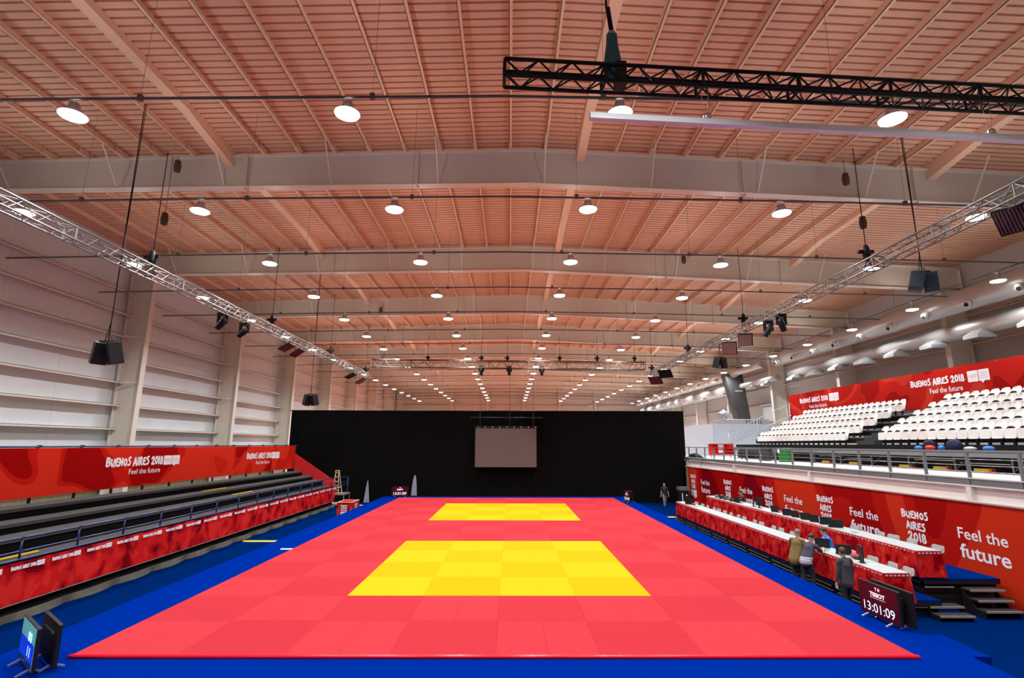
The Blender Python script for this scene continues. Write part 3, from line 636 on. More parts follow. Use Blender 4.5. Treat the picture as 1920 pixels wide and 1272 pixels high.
def jt(label, x0, x1, y0, y1, zt_, zs):
    t = thing('judges_table', label, 'table', ((x0+x1)/2, (y0+y1)/2, zs))
    b = MB(); b.box(x0, y0, zt_-.03, x1, y1, zt_); b.build('table_top', WTOP, t)
    b = MB(); n = int((y1-y0)*10); vs = []
    for i in range(n+1):
        y = y0+(y1-y0)*i/n
        for k in range(4):
            v = k/3; vs.append((x0-.012-.05*v-.012*math.sin(y*11+k)*v, y, zt_-.012-(zt_-.012-zs)*v))
    b.add(vs, [(4*i+k, 4*i+4+k, 4*i+5+k, 4*i+1+k) for i in range(n) for k in range(3)], 0, True)
    for yy, s in ((y0, -1), (y1, 1)):
        b.add([(x0-.012, yy-.012*-s*-1, zt_-.012), (x1, yy, zt_-.012), (x1+.05, yy+s*.06, zs), (x0-.062, yy+s*.06, zs)], [(0, 1, 2, 3)])
    b.add([(x1, y0, zt_-.012), (x1+.02, y0+.15, zt_-.012), (x1+.03, y0+.2, zs), (x1+.05, y0-.06, zs)], [(0, 1, 2, 3)])
    b.build('table_skirt', SKIRT, t)
    b = MB(); n = int((y1-y0)/.155)
    for i in range(n):
        y = y0+.06+.155*i; h = .022 if i % 2 else .034
        b.box(x0-.028, y, zt_-.045-h, x0-.022, y+.085, zt_-.045, 0)
    for i in range(6): b.box(x0+.03+.11*i, y0-.022, zt_-.085, x0+.10+.11*i, y0-.016, zt_-.045)
    b.build('printed_edge', mat('print_pale', (.55, .42, .42), .7), t)
    b = MB(); b.box(x0-.016, y0-.014, zt_-.035, x1, y1, zt_-.012); b.build('cloth_hem', REDEDGE, t)
jt('long white-topped judges table with red skirt on the lower tier', 10.16, 10.85, 3.92, 21.6, .6, -.13)
jt('long white-topped judges table with red skirt on the upper tier', 11.72, 12.42, 4.76, 20.9, 1.0, .30)
# folding chairs
def chair_proto():
    t = thing('folding_chair', 'x', 'chair')
    b = MB(); b.prism(rrect(.42, .40, .06, 4, 0, .02), (0, 0, .43), (1, 0, 0), (0, 1, 0), (0, 0, 1), .025); b.build('seat', WARMP, t)
    b = MB(); vs = []; b.prism(rrect(.44, .20, .06, 4, 0, .66), (0, -.20, 0), (1, 0, 0), (0, -.08, 1), (0, -1, 0), .022); b.build('backrest', mat('chair_grey', (.42, .43, .42), .5), t)
    for s in (-1, 1):
        b = MB(); b.tube([(s*.2, .18, .01), (s*.2, -.16, .5), (s*.2, -.21, .68)], .011, 6); b.build('leg', GREY, t)
        b = MB(); b.tube([(s*.18, -.2, .01), (s*.18, .16, .42)], .011, 6); b.build('leg', GREY, t)
    return t
ch = chair_proto(); used = False
def chair(x, y, z, lab, grp, rz=PI/2):
    global used
    if not used: place(ch, (x, y, z), rz, lab, grp); used = True
    else: dup(ch, (x, y, z), rz, lab, grp)
ys1 = [4.49, 5.11, 5.92, 6.94, 10.49, 11.4, 12.03, 13.09, 13.76, 14.81, 15.47, 16.34, 17.08, 17.86, 18.53, 19.47, 20.22, 21.2]
for i, y in enumerate(ys1): chair(10.97, y, -.14, 'pale grey folding chair behind the lower judges table, %s from the near end' % ORD[i+1], 'folding chairs at the lower judges table', PI/2+random.uniform(-.15, .15))
ys2 = [5.49, 6.53, 7.28, 7.96, 9.26, 11.5, 13.76, 14.44, 15.6, 17.5, 18.12, 19.37]
for i, y in enumerate(ys2): chair(12.66, y, .26, 'pale grey folding chair behind the upper judges table, %s from the near end' % ORD[i+1], 'folding chairs at the upper judges table', PI/2+random.uniform(-.2, .2))
# laptops and monitors on tables
def laptop(x, y, z, rz, lab, w=.36, h=.25, open_=100):
    t = thing('laptop', lab, 'laptop', group='laptops on the judges tables')
    b = MB(); b.prism(rrect(w, .25, .02, 3, 0, 0), (0, 0, .0), (1, 0, 0), (0, 1, 0), (0, 0, 1), .02); b.build('keyboard_base', BLACK, t)
    a = math.radians(open_-90); b = MB(); b.prism(rrect(w, h, .015, 3, 0, h/2), (0, .125, .02), (1, 0, 0), (0, math.sin(a), math.cos(a)), (0, math.cos(a), -math.sin(a)), .01); b.build('lid', BLACK, t)
    place(t, (x, y, z), rz)
    return t
for i, (x, y, r, w) in enumerate(((12.05, 17.2, .5, .36), (12.1, 13.4, .5, .36), (12.05, 12.3, .7, .38), (12.1, 11.7, .5, .36), (12.1, 11.0, .8, .38), (12.1, 10.35, .6, .36), (12.12, 9.75, 1.15, .40), (12.05, 9.05, 1.2, .46))):
    laptop(x, y, 1.0, PI/2+r, 'black open laptop on the upper judges table, %s from its near end' % ORD[8-i], w, .26)
laptop(10.62, 7.45, .6, PI/2+1.0, 'black open laptop on the lower table in front of the man in blue', .42, .29)
laptop(10.62, 6.35, .6, PI/2+1.1, 'black open laptop on the lower table behind the standing man', .42, .29)
laptop(10.5, 20.1, .6, PI/2+.9, 'black open laptop near the far end of the lower judges table', .5, .34)
def desk_monitor(x, y, z, rz, lab, w=.52, h=.32, zoff=.12):
    t = thing('desk_monitor', lab, 'monitor')
    b = MB(); b.prism(rrect(w, h, .015, 3, 0, zoff+h/2), (0, 0, 0), (1, 0, 0), (0, 0, 1), (0, 1, 0), .035); b.build('display', BLACK, t)
    b = MB(); b.prism(rrect(.2, .17, .03, 3, 0, 0), (0, 0, 0), (1, 0, 0), (0, 1, 0), (0, 0, 1), .015); b.bar((0, .03, .0), (0, .03, zoff+.1), .05, .03); b.build('stand', BLACK, t)
    place(t, (x, y, z), rz)
desk_monitor(10.42, 5.15, .6, math.radians(68), 'tall black desk monitor near the near end of the lower table', .50, .42, .05)
desk_monitor(12.05, 14.9, 1.0, math.radians(100), 'black desk monitor on the upper table among papers, nearer one', .45, .34)
desk_monitor(12.05, 15.5, 1.0, math.radians(70), 'black desk monitor on the upper table, farther one', .4, .3)
# clutter
def lump(name, c, r, m, lab, cat, seed=0, flat=1.0):
    b = MB(); rnd = random.Random(seed); b.ball((0, 0, 0), 1, 16, 10)
    b.v = [(v[0]*r[0]*(1+.12*math.sin(v[2]*5+v[1]*4+seed)), v[1]*r[1]*(1+.12*math.sin(v[0]*6+seed)), max(-1, v[2]*1.25 if v[2] < 0 else v[2])*r[2]*(1+.1*math.sin(v[0]*4+v[1]*5))) for v in b.v]
    zmin = min(v[2] for v in b.v); b.v = [(v[0]+c[0], v[1]+c[1], (v[2]-zmin)+c[2]) for v in b.v]
    return b.build(name, m, loc=c, label=lab, cat=cat)
REDC = mat('red_fabric', (.5, .01, .02), .8); BLKF = mat('black_fabric', (.012, .012, .014), .85); NAVF = mat('navy_fabric', (.015, .02, .07), .85)
lump('cloth_bag', (10.6, 5.75, .6), (.09, .2, .06), REDC, 'small red bag on the lower judges table', 'bag', 1)
lump('cloth_bag', (10.5, 5.5, .6), (.09, .14, .05), BLKF, 'small black bag on the lower judges table beside the red one', 'bag', 2)
lump('cloth_bag', (10.55, 19.7, .6), (.09, .16, .05), REDC, 'small red bag near the far end of the lower judges table', 'bag', 3)
for i, (y, s) in enumerate(((19.9, .3), (19.3, .25), (18.7, .25), (17.9, .22))):
    b = MB(); rg = random.Random(30+i)
    for q in range(9):
        T = Matrix.Translation((12.05+rg.uniform(-.18, .18), y+rg.uniform(-.28, .28), 1.0+rg.uniform(.02, .10))) @ Matrix.Rotation(rg.uniform(0, 3), 4, 'Z') @ Matrix.Rotation(rg.uniform(-.3, .3), 4, 'X')
        w_, l_, h_ = rg.uniform(.03, .12), rg.uniform(.06, .16), rg.uniform(.01, .045); b.box(-w_, -l_, -h_, w_, l_, h_, q % 3, T)
    b.tube([(12.05+.15*math.sin(k*1.3), y-.3+.06*k, 1.02+.03*math.sin(k*2)) for k in range(11)], .008, 5, 0)
    b.build('equipment_pile', [BLKF, mat('grey_gear', (.2, .2, .21), .6), BLACK], loc=(12.05, y, 1.0), label='pile of cables and gear on upper table, %s from its far end' % ORD[i+1], cat='equipment')
for i, (x, y, z, w, l) in enumerate(((10.5, 5.35, .6, .2, .3), (10.35, 7.0, .6, .21, .3), (10.5, 4.9, .6, .2, .25), (12.0, 7.9, 1.0, .18, .22), (12.05, 14.3, 1.0, .25, .3), (12.1, 12.2, 1.0, .2, .3), (12.0, 16.2, 1.0, .22, .3), (10.45, 19.0, .6, .2, .3))):
    b = MB(); b.box(x-w/2, y-l/2, z, x+w/2, y+l/2, z+.012); b.build('paper_stack', mat('paper', (.75, .8, .78), .7) if i % 2 == 0 else mat('teal_folder', (.08, .28, .26), .5), loc=(x, y, z),
        label='%s lying on the %s judges table, %s from the near end' % ('white papers' if i % 2 == 0 else 'teal folder', 'lower' if z < .8 else 'upper', {0: 'second', 1: 'nearest', 2: 'first', 3: 'first', 4: 'middle one', 5: 'second', 6: 'last', 7: 'farthest'}[i]), cat='papers')

# right wall backdrop, beam, slab, rail
t = thing('wall_backdrop', 'long tall red printed backdrop behind the judges tables', 'banner', (14.2, 14, -.57))
b = MB(); b.box(14.2, -1.5, -.56, 14.24, 31.4, 2.22); b.build('cloth', BANW, t)
b = MB(); U = (0, -1, 0); V = (0, 0, 1); xx = 14.19
for yc in (8.0, 13.25, 18.5, 23.85, 30.33):
    for s, z, h, w in (('BUENOS', 1.44, .24, 1.2), ('AIRES', 1.07, .24, .84), ('2018', .69, .27, .80)): blob_text(b, s, (xx, yc+w/2, z), U, V, w, h)
for yc in (5.38, 10.67, 15.93, 21.2, 27.8):
    text_into(b, 'Feel the', (xx, yc+.87, 1.10), U, V, 1.68, .33, .012)
    text_into(b, 'future', (xx, yc+.87, .54), U, V, 1.68, .42, .02)
emblem(b, (xx-.0, 30.33+.62, .06), U, V, (-1, 0, 0), 1.24, .5)
b.build('lettering', [WHITE, MUTE], t)
b = MB(); b.box(14.15, -1.5, 2.215, 14.3, 31.4, 2.245); b.build('top_batten', CREAM, t)
b = MB(); b.box(14.28, -3, 2.26, 14.32, 32, 2.72); b.box(14.12, -3, 2.70, 14.5, 32, 2.73); b.box(14.12, -3, 2.25, 14.5, 32, 2.28)
for y in (-3, 5.53, 14.2, 22.6, 31.4): b.box(14.13, y-.09, 2.28, 14.3, y+.09, 2.70)
b.build('trim_1', mat('warm_cream', (.78, .72, .69), .5), label='cream steel edge beam carrying the upper level on the right', cat='beam', kind='structure')
b = MB(); b.box(14.2, -3, 2.73, XR, YE, 2.93); b.box(14.18, -3, 2.92, XR, YE, 2.96, 1)
b.build('floor', [GREY, mat('pale_floor', (.6, .61, .6), .6)], label='upper level floor slab on the right side', cat='floor', kind='structure')
b = MB()
for y in (12, 22): b.box(15.5, y, -.57, 15.8, y+.3, 2.73)
b.box(14.15, 31.45, -.57, 14.5, 31.75, 2.25, 1)
b.build('wall_post', [CREAM2, mat('yellow_post', (.35, .28, .12), .6)], label='posts under the upper level at the end of the red backdrop', cat='post', kind='structure')
t = thing('guard_rail', 'grey steel guard rail along the edge of the upper level', 'railing', (14.25, 14, 2.9))
b = MB(); b.box(14.22, -3, 3.68, 14.28, 31.6, 3.73); b.build('top_rail', GREY, t)
for z in (3.5, 3.32, 3.14): b = MB(); b.tube([(14.25, -3, z), (14.25, 31.6, z)], .008, 6); b.build('wire', SILVER, t)
for i in range(21):
    y = -2.98+1.7*i; b = MB(); b.box(14.20, y-.035, 2.78, 14.28, y+.035, 3.70); b.box(14.16, y-.02, 2.76, 14.24, y+.02, 2.9); b.build('post', mat('rail_grey', (.18, .20, .21), .45), t)

# ---------------- right grandstand ----------------
DX, DZ, NR = .8, .385, 5
X1 = 17.55; Z1 = 3.93
t = thing('seating_stand', 'dark stepped grandstand on the upper level carrying the white seats', 'grandstand', (19.5, 17, 2.96))
for r in range(NR):
    b = MB(); x0 = X1+DX*r; z = Z1+DZ*r; b.box(x0, 4, z-.06, x0+DX+.02, 28.4, z); b.box(x0, 4, z-.30, x0+.04, 28.4, z-.06, 1); b.build('tread', [GREY, DARK], t)
b = MB(); b.box(16.7, 4, 3.66, X1, 30, 3.72); b.box(16.66, 4, 3.50, 16.72, 30, 3.74); b.build('front_walkway', mat('fascia_grey', (.17, .18, .19), .6), t)
b = MB(); b.box(X1-.02, 4, 3.72, X1+.02, 30, 3.93); b.build('front_riser', DARK, t)
b = MB(); b.box(17.6, 4, 2.96, 17.7, 30, 3.9); b.build('shade_sheet', BLACK, t)  # black sheet put in for the shade under the seats
for i in range(11):
    y = 4.5+2.3*i; b = MB(); b.tube([(16.8, y, 2.96), (16.8, y, 3.66)], .03, 6); b.bar((16.8, y, 3.05), (17.6, y, 3.6), .03); b.bar((16.8, y, 3.45), (17.6, y, 3.45), .03); b.build('leg', GREY, t)
for i in range(10): b = MB(); b.bar((17.2, 5+2.3*i, 3.2+.07*(i % 3)), (17.2, 7+2.3*i, 3.2+.07*(i % 3)), .03); b.build('cross_bar', SILVER, t)
for i in range(8): b = MB(); b.box(X1+.1+.4*i, 14.6, Z1+.19*i, X1+.5+.4*i, 15.9, Z1+.19*(i+1)); b.build('aisle_step', mat('aisle_dark', (.03, .045, .042), .7), t)
# tip-up seat
def seat_proto(m):
    t = thing('stadium_seat', 'x', 'seat')
    b = MB(); W_ = .49      # shell: curved back with rounded top
    rows = []
    for j in range(9):
        v = (0, .2, .4, .6, .74, .85, .93, .98, 1)[j]; z = .24+.62*v; x = .09+.15*v+.06*v*v; hw = W_/2*(1-.03*v) if v < .5 else W_/2*.985*math.sqrt(max(.02, 1-((v-.5)/.52)**2.8))
        rows.append([(x+.05*(1-(abs(u))**2)*1.0, u*hw, z) for u in (-1, -.8, -.5, 0, .5, .8, 1)])
    vs = [p for r_ in rows for p in r_]; fs = [(7*j+k, 7*j+k+1, 7*j+8+k, 7*j+7+k) for j in range(8) for k in range(6)]
    off = [(p[0]+.03, p[1], p[2]) for p in vs]; n_ = len(vs); rim = [(7*j, 7*j+7) for j in range(8)]+[(7*j+13, 7*j+6) for j in range(8)]+[(56+k, 57+k) for k in range(6)]+[(k+1, k) for k in range(6)]
    b.add(vs+off, fs+[tuple(n_+i for i in reversed(f)) for f in fs]+[(a, c, n_+c, n_+a) for a, c in rim], 0, True); b.build('backrest', m, t)
    b = MB(); poly = rrect(.465, .34, .07, 4, 0, .395)   # folded pan, front face towards the hall
    vs = [(.0+.03*(1-(u/.215)**2)*-1+.10*((v-.22)/.37)*.35, u, v) for u, v in poly]; vs2 = [(x+.05, y, z) for x, y, z in vs]; n_ = len(vs)
    b.add(vs+vs2, [tuple(range(n_)), tuple(reversed(range(n_, 2*n_)))]+[(i, (i+1) % n_, n_+(i+1) % n_, n_+i) for i in range(n_)]); b.build('seat_pan', m, t)
    b = MB(); b.prism([(-.17, .575), (.17, .575), (.15, .61), (.10, .64), (0, .655), (-.10, .64), (-.15, .61)], (.085, 0, 0), (0, 1, 0), (0, 0, 1), (1, 0, 0), .01); b.build('grip_slot', BLACK, t)
    b = MB(); b.bar((.15, 0, .0), (.15, 0, .3), .10, .06); b.bar((.15, -.2, .25), (.15, .2, .25), .04); b.build('bracket', BLACK, t)
    return t
sp = [seat_proto(WHITEP), seat_proto(mat('ivory_plastic', (.80, .75, .71), .4))]; su = [False, False]
rown = ['front', 'second', 'third', 'fourth', 'back']
for blk, ya, yb in (('right', 14.25, 6.2), ('left', 26.7, 16.3)):
    for r in range(NR):
        n_ = int(abs(ya-yb)/.5)
        if blk == 'right': n_ = [16, 15, 13, 11, 9][r]
        for i in range(n_):
            y = ya-.5*i; k = 1 if random.random() < .25 else 0
            lab = 'white tip-up seat, %s row of %s block, %s from far end' % (rown[r], 'near' if blk == 'right' else 'far', ORD[i+1])
            loc = (X1+.22+DX*r, y, Z1+DZ*r); grp = 'white seats of the %s block, %s row' % ('near' if blk == 'right' else 'far', rown[r])
            if not su[k]: place(sp[k], loc, 0, lab, grp); su[k] = True
            else: dup(sp[k], loc, 0, lab, grp)
# banner behind the seats
t = thing('seat_banner', 'long red banner above the back row of white seats', 'banner', (21.9, 19, 5.8))
b = MB(); b.box(21.9, 6, 5.75, 21.94, 30, 7.66); b.build('cloth', BANR, t)
b = MB(); U = (0, -1, 0)
for y0, y1, f0, f1, e0, e1 in ((17.35, 13.95, 16.1, 14.1, 13.75, 12.6), (28.4, 24.9, 27.2, 25.1, 24.75, 23.7)):
    blob_text(b, 'BUENOS AIRES 2018', (21.89, y0, 6.94), U, V, y0-y1, .31)
    text_into(b, 'Feel the future', (21.89, f0, 6.50), U, V, f0-f1, .26, .01)
    emblem(b, (21.895, e0, 6.82), U, V, (-1, 0, 0), e0-e1, .52)
b.build('lettering', [WHITE, MUTE], t)
# stair rail on the upper level
t = thing('stair_rail', 'sloping grey handrail with balusters at the far end of the seats', 'railing', (18.6, 28.6, 2.96))
for dz in (0, -.85):
    b = MB(); b.tube([(16.5, 28.7, 4.78+dz), (21.3, 28.7, 6.95+dz)], .025, 6); b.build('rail', LGREY, t)
for i in range(12):
    x = 16.5+.2*i; z = 4.78+(x-16.5)*.452; b = MB(); b.tube([(x, 28.7, z-.85), (x, 28.7, z)], .010, 5); b.build('baluster', LGREY, t)
for x in (16.5, 18.7, 21.2): b = MB(); b.tube([(x, 28.7, max(2.96, 3.2+(x-16.5)*.2)), (x, 28.7, 4.78+(x-16.5)*.452)], .03, 6); b.build('post', LGREY, t)
for x0, y0, x1, y1, lab in ((17.2, 41, 17.4, 34, 'grey partition panels running away beside the upper level'), (17.4, 34, 23.5, 34.2, 'wide grey partition panel facing the hall on the upper level')):
    b = MB(); d = Vector((x1-x0, y1-y0, 0)).normalized(); b.bar((x0, y0, 4.30), (x1, y1, 4.30), .06, 2.68); b.build('partition_panel', LGREY, loc=(x0, y0, 2.96), label=lab, cat='partition')
t = thing('air_handler', 'grey air handling unit behind the partition panels', 'air handler', (21.5, 37, 2.96))
b = MB(); b.box(19.0, 35.2, 2.97, 22.8, 38.0, 6.1); b.build('casing', GALV, t, bevel=.03)
b = MB()
for k in range(6): b.bar((20.8+.25*k, 35.18, 5.3), (20.8+.25*k, 35.18, 6.0), .08, .03)
b.build('louvre', BLACK, t)
b = MB(); b.tube([(19.6, 35.8, 5.9), (19.5, 35.8, 6.4), (19.1, 35.8, 6.65), (18.7, 35.6, 6.4)], .30, 14); b.build('elbow', GALV, t)
t = thing('red_sign', 'small red sign board with white lettering on the upper level', 'sign', (15.5, 27.8, 2.96))
b = MB(); b.box(14.6, 27.8, 3.20, 16.4, 27.85, 3.98); b.build('board', BANL, t)
b = MB()
for k, s in enumerate(('BUENOS', 'AIRES', '2018')): blob_text(b, s, (15.3, 27.79, 3.84-.12*k), (1, 0, 0), (0, 0, 1), .38, .08)
emblem(b, (15.3, 27.795, 3.36), (1, 0, 0), (0, 0, 1), (0, -1, 0), .38, .17); b.build('lettering', [WHITE, MUTE], t)
for x in (14.8, 16.2): b = MB(); b.tube([(x, 27.9, 2.96), (x, 27.9, 3.3)], .02, 6); b.build('leg', BLACK, t)
t = thing('waste_bin', 'green ribbed waste barrel on the upper level', 'bin', (16.3, 18.5, 2.96))
b = MB(); b.lathe([(0, 0), (.36, 0), (.38, .05), (.36, .1), (.38, .3), (.36, .35), (.38, .55), (.37, .78), (.34, .78), (.33, .6)], (15.9, 19.6, 2.96), 20); b.build('barrel', mat('green_plastic', (.01, .12, .02), .4), t)
b = MB(); b.box(15.52, 19.5, 3.45, 15.535, 19.7, 3.72); b.build('sticker', WHITE, t)
t = thing('waste_bin', 'dark waste bin left of the green barrel', 'bin', (16, 20.5, 2.96))
b = MB(); b.lathe([(0, 0), (.30, 0), (.34, .7), (.36, .74), (.32, .78)], (15.95, 22.0, 2.96), 18); b.build('barrel', mat('dark_green_plastic', (.012, .02, .02), .4), t)
b = MB(); b.box(15.58, 21.85, 3.25, 15.6, 22.15, 3.35); b.build('sticker', WHITE, t)
b = MB(); b.box(15.5, 22, 3.3, 15.9, 24.8, 3.36); b.box(15.5, 22, 3.55, 15.9, 24.8, 3.62); b.box(15.55, 22.1, 2.96, 15.6, 22.15, 3.6); b.box(15.8, 24.6, 2.96, 15.85, 24.65, 3.6); b.box(15.55, 24.6, 2.96, 15.6, 24.65, 3.6); b.box(15.8, 22.1, 2.96, 15.85, 22.15, 3.6)
b.build('stacked_bench', BLACK, loc=(15.7, 23, 2.96), label='dark stacked benches on the upper level near the red sign', cat='bench')
for i, y in enumerate((5.9, 7.9, 9.75, 11.6, 15.0, 17.3)):
    t = thing('padded_beam', 'yellow padded stand foot with an orange end under the seats, %s from the near end' % ORD[i+1], 'padding', (16.9, y, 2.96))
    b = MB(); b.box(16.95, y, 3.0, 17.1, y+.6, 3.10); b.build('pad', YELLOW, t)
    b = MB(); b.box(16.95, y-.12, 2.98, 17.1, y, 3.12); b.build('end_wrap', mat('orange_wrap', (.5, .08, .01), .5), t)
# bags on the walkway
for c, r, m, lab in (((16.95, 10.95, 3.72), (.11, .19, .08), mat('sky_fabric', (.03, .2, .7), .7), 'blue pouch on the walkway below the near seats, leftmost of the bags'),
                     ((17.2, 10.7, 3.72), (.16, .24, .20), BLKF, 'black backpack on the walkway below the near seats'),
                     ((16.95, 10.35, 3.72), (.11, .23, .09), mat('red_pouch', (.7, .02, .02), .6), 'bright red pouch on the walkway below the near seats'),
                     ((16.95, 9.8, 3.72), (.10, .12, .09), mat('sky_fabric', (.03, .2, .7), .7), 'small blue pouch right of the bright red pouch'),
                     ((17.1, 9.35, 3.72), (.17, .30, .20), NAVF, 'navy sports bag on the walkway below the near seats'),
                     ((16.95, 8.5, 3.72), (.12, .24, .07), mat('mixed_white', (.5, .5, .5), .7), 'white and grey clothing heap on the walkway below the seats'),
                     ((16.95, 7.75, 3.72), (.12, .22, .08), mat('sky_fabric', (.03, .2, .7), .7), 'flat blue pouch on the walkway, rightmost of the bags')):
    lump('sports_bag', c, r, m, lab, 'bag', int(c[1]*10))
t = thing('draped_jacket', 'black jacket and cables draped over the far end of the guard rail beam', 'jacket', (14.3, 29.8, 3.0))
b = MB(); b.tube([(14.3, 31.3, 2.95), (14.35, 30.8, 3.08), (14.4, 30.0, 3.12), (14.4, 29.2, 3.06), (14.4, 28.4, 2.98)], [.06, .16, .18, .12, .05], 10); b.build('jacket', BLKF, t)
b = MB(); b.tube([(14.15, 31.0, 3.1), (14.0, 31.3, 2.6), (14.0, 31.6, 2.1)], .025, 6); b.tube([(14.1, 27.6, 2.95), (14.05, 28.2, 2.3)], .015, 6); b.build('cable', BLACK, t)
t = thing('flight_case', 'tall dark equipment case by the end of the red backdrop', 'case', (13.6, 30.6, -.57))
b = MB(); b.box(13.15, 30.4, -.55, 13.85, 31.0, .55); b.build('case_body', DARK, t, bevel=.02)
b = MB(); b.box(13.1, 30.35, .5, 13.9, 31.05, .75); b.build('lid', GREY, t)
b = MB(); b.box(13.3, 30.36, -.4, 13.36, 30.39, .3); b.box(13.6, 30.34, .1, 13.7, 30.39, .2); b.box(13.6, 30.34, -.2, 13.7, 30.39, -.1); b.build('catch', WHITE, t)

# ---------------- ducts on the right ----------------
t = thing('air_duct', 'upper round metal duct with ball nozzles along the right wall', 'duct', (22.0, 20, 10.4))
b = MB(); b.tube([(22.1, 2, 10.75), (22.1, 31.5, 10.75)], .52, 24); b.build('pipe', DUCT, t)
for i in range(12):
    y = 2.4+2.56*i; u = -1 if i % 2 else 1
    b = MB(); b.tube([(21.9, y, 10.55), (21.55, y-.05, 10.42)], .2, 14); b.ball((21.48, y-.05, 10.38), .2); b.disc((21.31, y-.12, 10.28), .1, 12, 1, (-.8, -.3, -.4)); b.build('nozzle', [SILVER, BLACK], t)
t = thing('air_duct', 'lower round metal duct with square outlets along the right wall', 'duct', (22.8, 20, 9.5))
b = MB(); b.tube([(22.8, 2, 9.5), (22.8, 31, 9.5)], [.42, .30], 24); b.build('pipe', DUCT, t)
for i in range(11):
    y = 2.4+2.74*i
    b = MB(); b.add([(22.4, y-.3, 9.3), (23.0, y-.3, 9.3), (23.0, y+.3, 9.3), (22.4, y+.3, 9.3), (22.0, y-.42, 9.02), (22.9, y-.42, 9.02), (22.9, y+.42, 9.02), (22.0, y+.42, 9.02)], [(0, 1, 2, 3), (0, 1, 5, 4), (1, 2, 6, 5), (2, 3, 7, 6), (3, 0, 4, 7)]); b.box(22.0, y-.42, 8.86, 22.9, y+.42, 9.02); b.box(22.06, y-.36, 8.85, 22.84, y+.36, 8.86, 1); b.build('outlet', [GALV, GREY], t)
t = thing('air_duct', 'farther upper metal duct with ball nozzles beyond the seats', 'duct', (22.1, 55, 10.6))
b = MB(); b.tube([(22.1, 34, 10.75), (22.1, 39, 10.75), (22.1, 41, 10.75), (22.1, YE-3, 10.75)], [.3, .3, .6, .5], 24); b.build('pipe', DUCT, t)
for i in range(14):
    y = 43+2.6*i; b = MB(); b.tube([(21.9, y, 10.55), (21.5, y-.05, 10.42)], .22, 12); b.ball((21.45, y-.05, 10.38), .22); b.build('nozzle', SILVER, t)
t = thing('air_duct', 'farther lower metal duct with square outlets beyond the seats', 'duct', (22.8, 55, 9.5))
b = MB(); b.tube([(22.8, 33, 9.5), (22.8, 40, 9.5), (22.8, 42, 9.4), (22.8, YE-3, 9.4)], [.26, .26, .55, .5], 24); b.build('pipe', DUCT, t)
for i in range(15):
    y = 34.5+2.9*i; b = MB(); b.box(22.1, y-.32, 8.95, 22.8, y+.32, 9.1); b.bar((22.5, y, 9.05), (22.7, y, 9.3), .5, .3); b.build('outlet', GALV, t)
t = thing('riser_duct', 'dark sloping duct dropping from the lower duct to the air handler', 'duct', (22, 41, 7))
b = MB(); b.add([(21.2, 40, 10.7), (22.9, 40, 10.7), (22.9, 41, 10.7), (21.2, 41, 10.7), (22.2, 40, 6.2), (23.4, 40, 6.2), (23.4, 41, 6.2), (22.2, 41, 6.2)], [(0, 1, 2, 3), (4, 5, 6, 7), (0, 1, 5, 4), (1, 2, 6, 5), (2, 3, 7, 6), (3, 0, 4, 7)]); b.build('shaft', mat('dark_duct', (.05, .05, .05), .7), t)

# ---------------- trusses ----------------
def truss(label, a, c, w, mchord, mlace, step=None, cr=.026, lr=.011, h=None, name='lighting_truss', near=3):
    a = Vector(a); c = Vector(c); d = c-a; L = d.length; d.normalize(); s = Vector((0, 0, 1)).cross(d).normalized(); up = d.cross(s); h = h or w
    step = step or w; t = thing(name, label, 'truss', tuple((a+c)/2))
    cs = [s*w/2+up*h/2, s*w/2-up*h/2, -s*w/2-up*h/2, -s*w/2+up*h/2]
    for k in cs: b = MB(); b.tube([a+k, c+k], cr, 8); b.build('chord', mchord, t)
    n = int(L/step); b = MB()
    for i in range(n):
        p = a+d*(L*i/n); q = a+d*(L*(i+1)/n)
        for ja, jb in (((3, 2), (3, 0), (2, 1), (0, 1)) if near == 3 else ((0, 1), (0, 3), (1, 2), (3, 2))):
            k0, k1 = (cs[ja], cs[jb]) if i % 2 == 0 else (cs[jb], cs[ja])
            b.tube([p+k0, q+k1], lr, 5, caps=False)
        if i % 6 == 0:
            for j in range(4): b.tube([p+cs[j], p+cs[(j+1) % 4]], cr*.8, 6, caps=False)
    for j in range(4): b.tube([c+cs[j], c+cs[(j+1) % 4]], cr*.8, 6, caps=False)
    b.build('lacing', mlace, t)
    return t
truss('long silver lighting truss hanging on the left over the terrace side', (-10.6, -3.0, 9.0), (-10.6, 29.2, 9.0), .32, mat('truss_aluminium_left', (.30, .28, .26), .45, metal=.5), MATS['truss_aluminium_left'], .36)
truss('long silver lighting truss hanging on the right over the judges side', (10.9, -3.0, 9.12), (10.9, 28.9, 9.12), .32, TRUSSM, TRUSSM, .36, near=0)
DKAL = mat('dull_aluminium', (.10, .085, .075), .6)
truss('dull grey truss crossing the hall in front of the curtain', (-10.4, 29.3, 10.02), (10.65, 29.3, 9.86), .5, DKAL, DKAL, .5, .03, .014, .58)
truss('black lighting truss crossing the top right of the ceiling', (.15, -2.53, 10.5), (11.6, -1.72, 10.5), .33, BLACK, BLACK, .30, .035, .017)
t = thing('suspended_tube', 'long white square tube hanging below the black truss', 'tube', (5.5, -2.3, 9.6))
b = MB(); b.bar((1.66, -2.58, 9.6), (11.6, -1.79, 9.6), .11, .11); b.build('tube', mat('white_paint', (.92, .95, .95), .35), t)
for x in (3.81, 9.35):
    y = -2.58+(x-1.66)*.0795; b = MB(); b.tube([(x, y, 9.66), (x-.12, y, 10.35)], .006, 4); b.tube([(x, y, 9.66), (x+.06, y, 10.35)], .006, 4); b.build('wire', SILVER, t)
    b = MB(); b.lathe([(.0, -.02), (.07, -.02), (.07, .02), (0, .02)], (x, y, 9.72), 14, T=Matrix.Rotation(PI/2, 3, 'X')); b.build('pulley', SILVER, t)
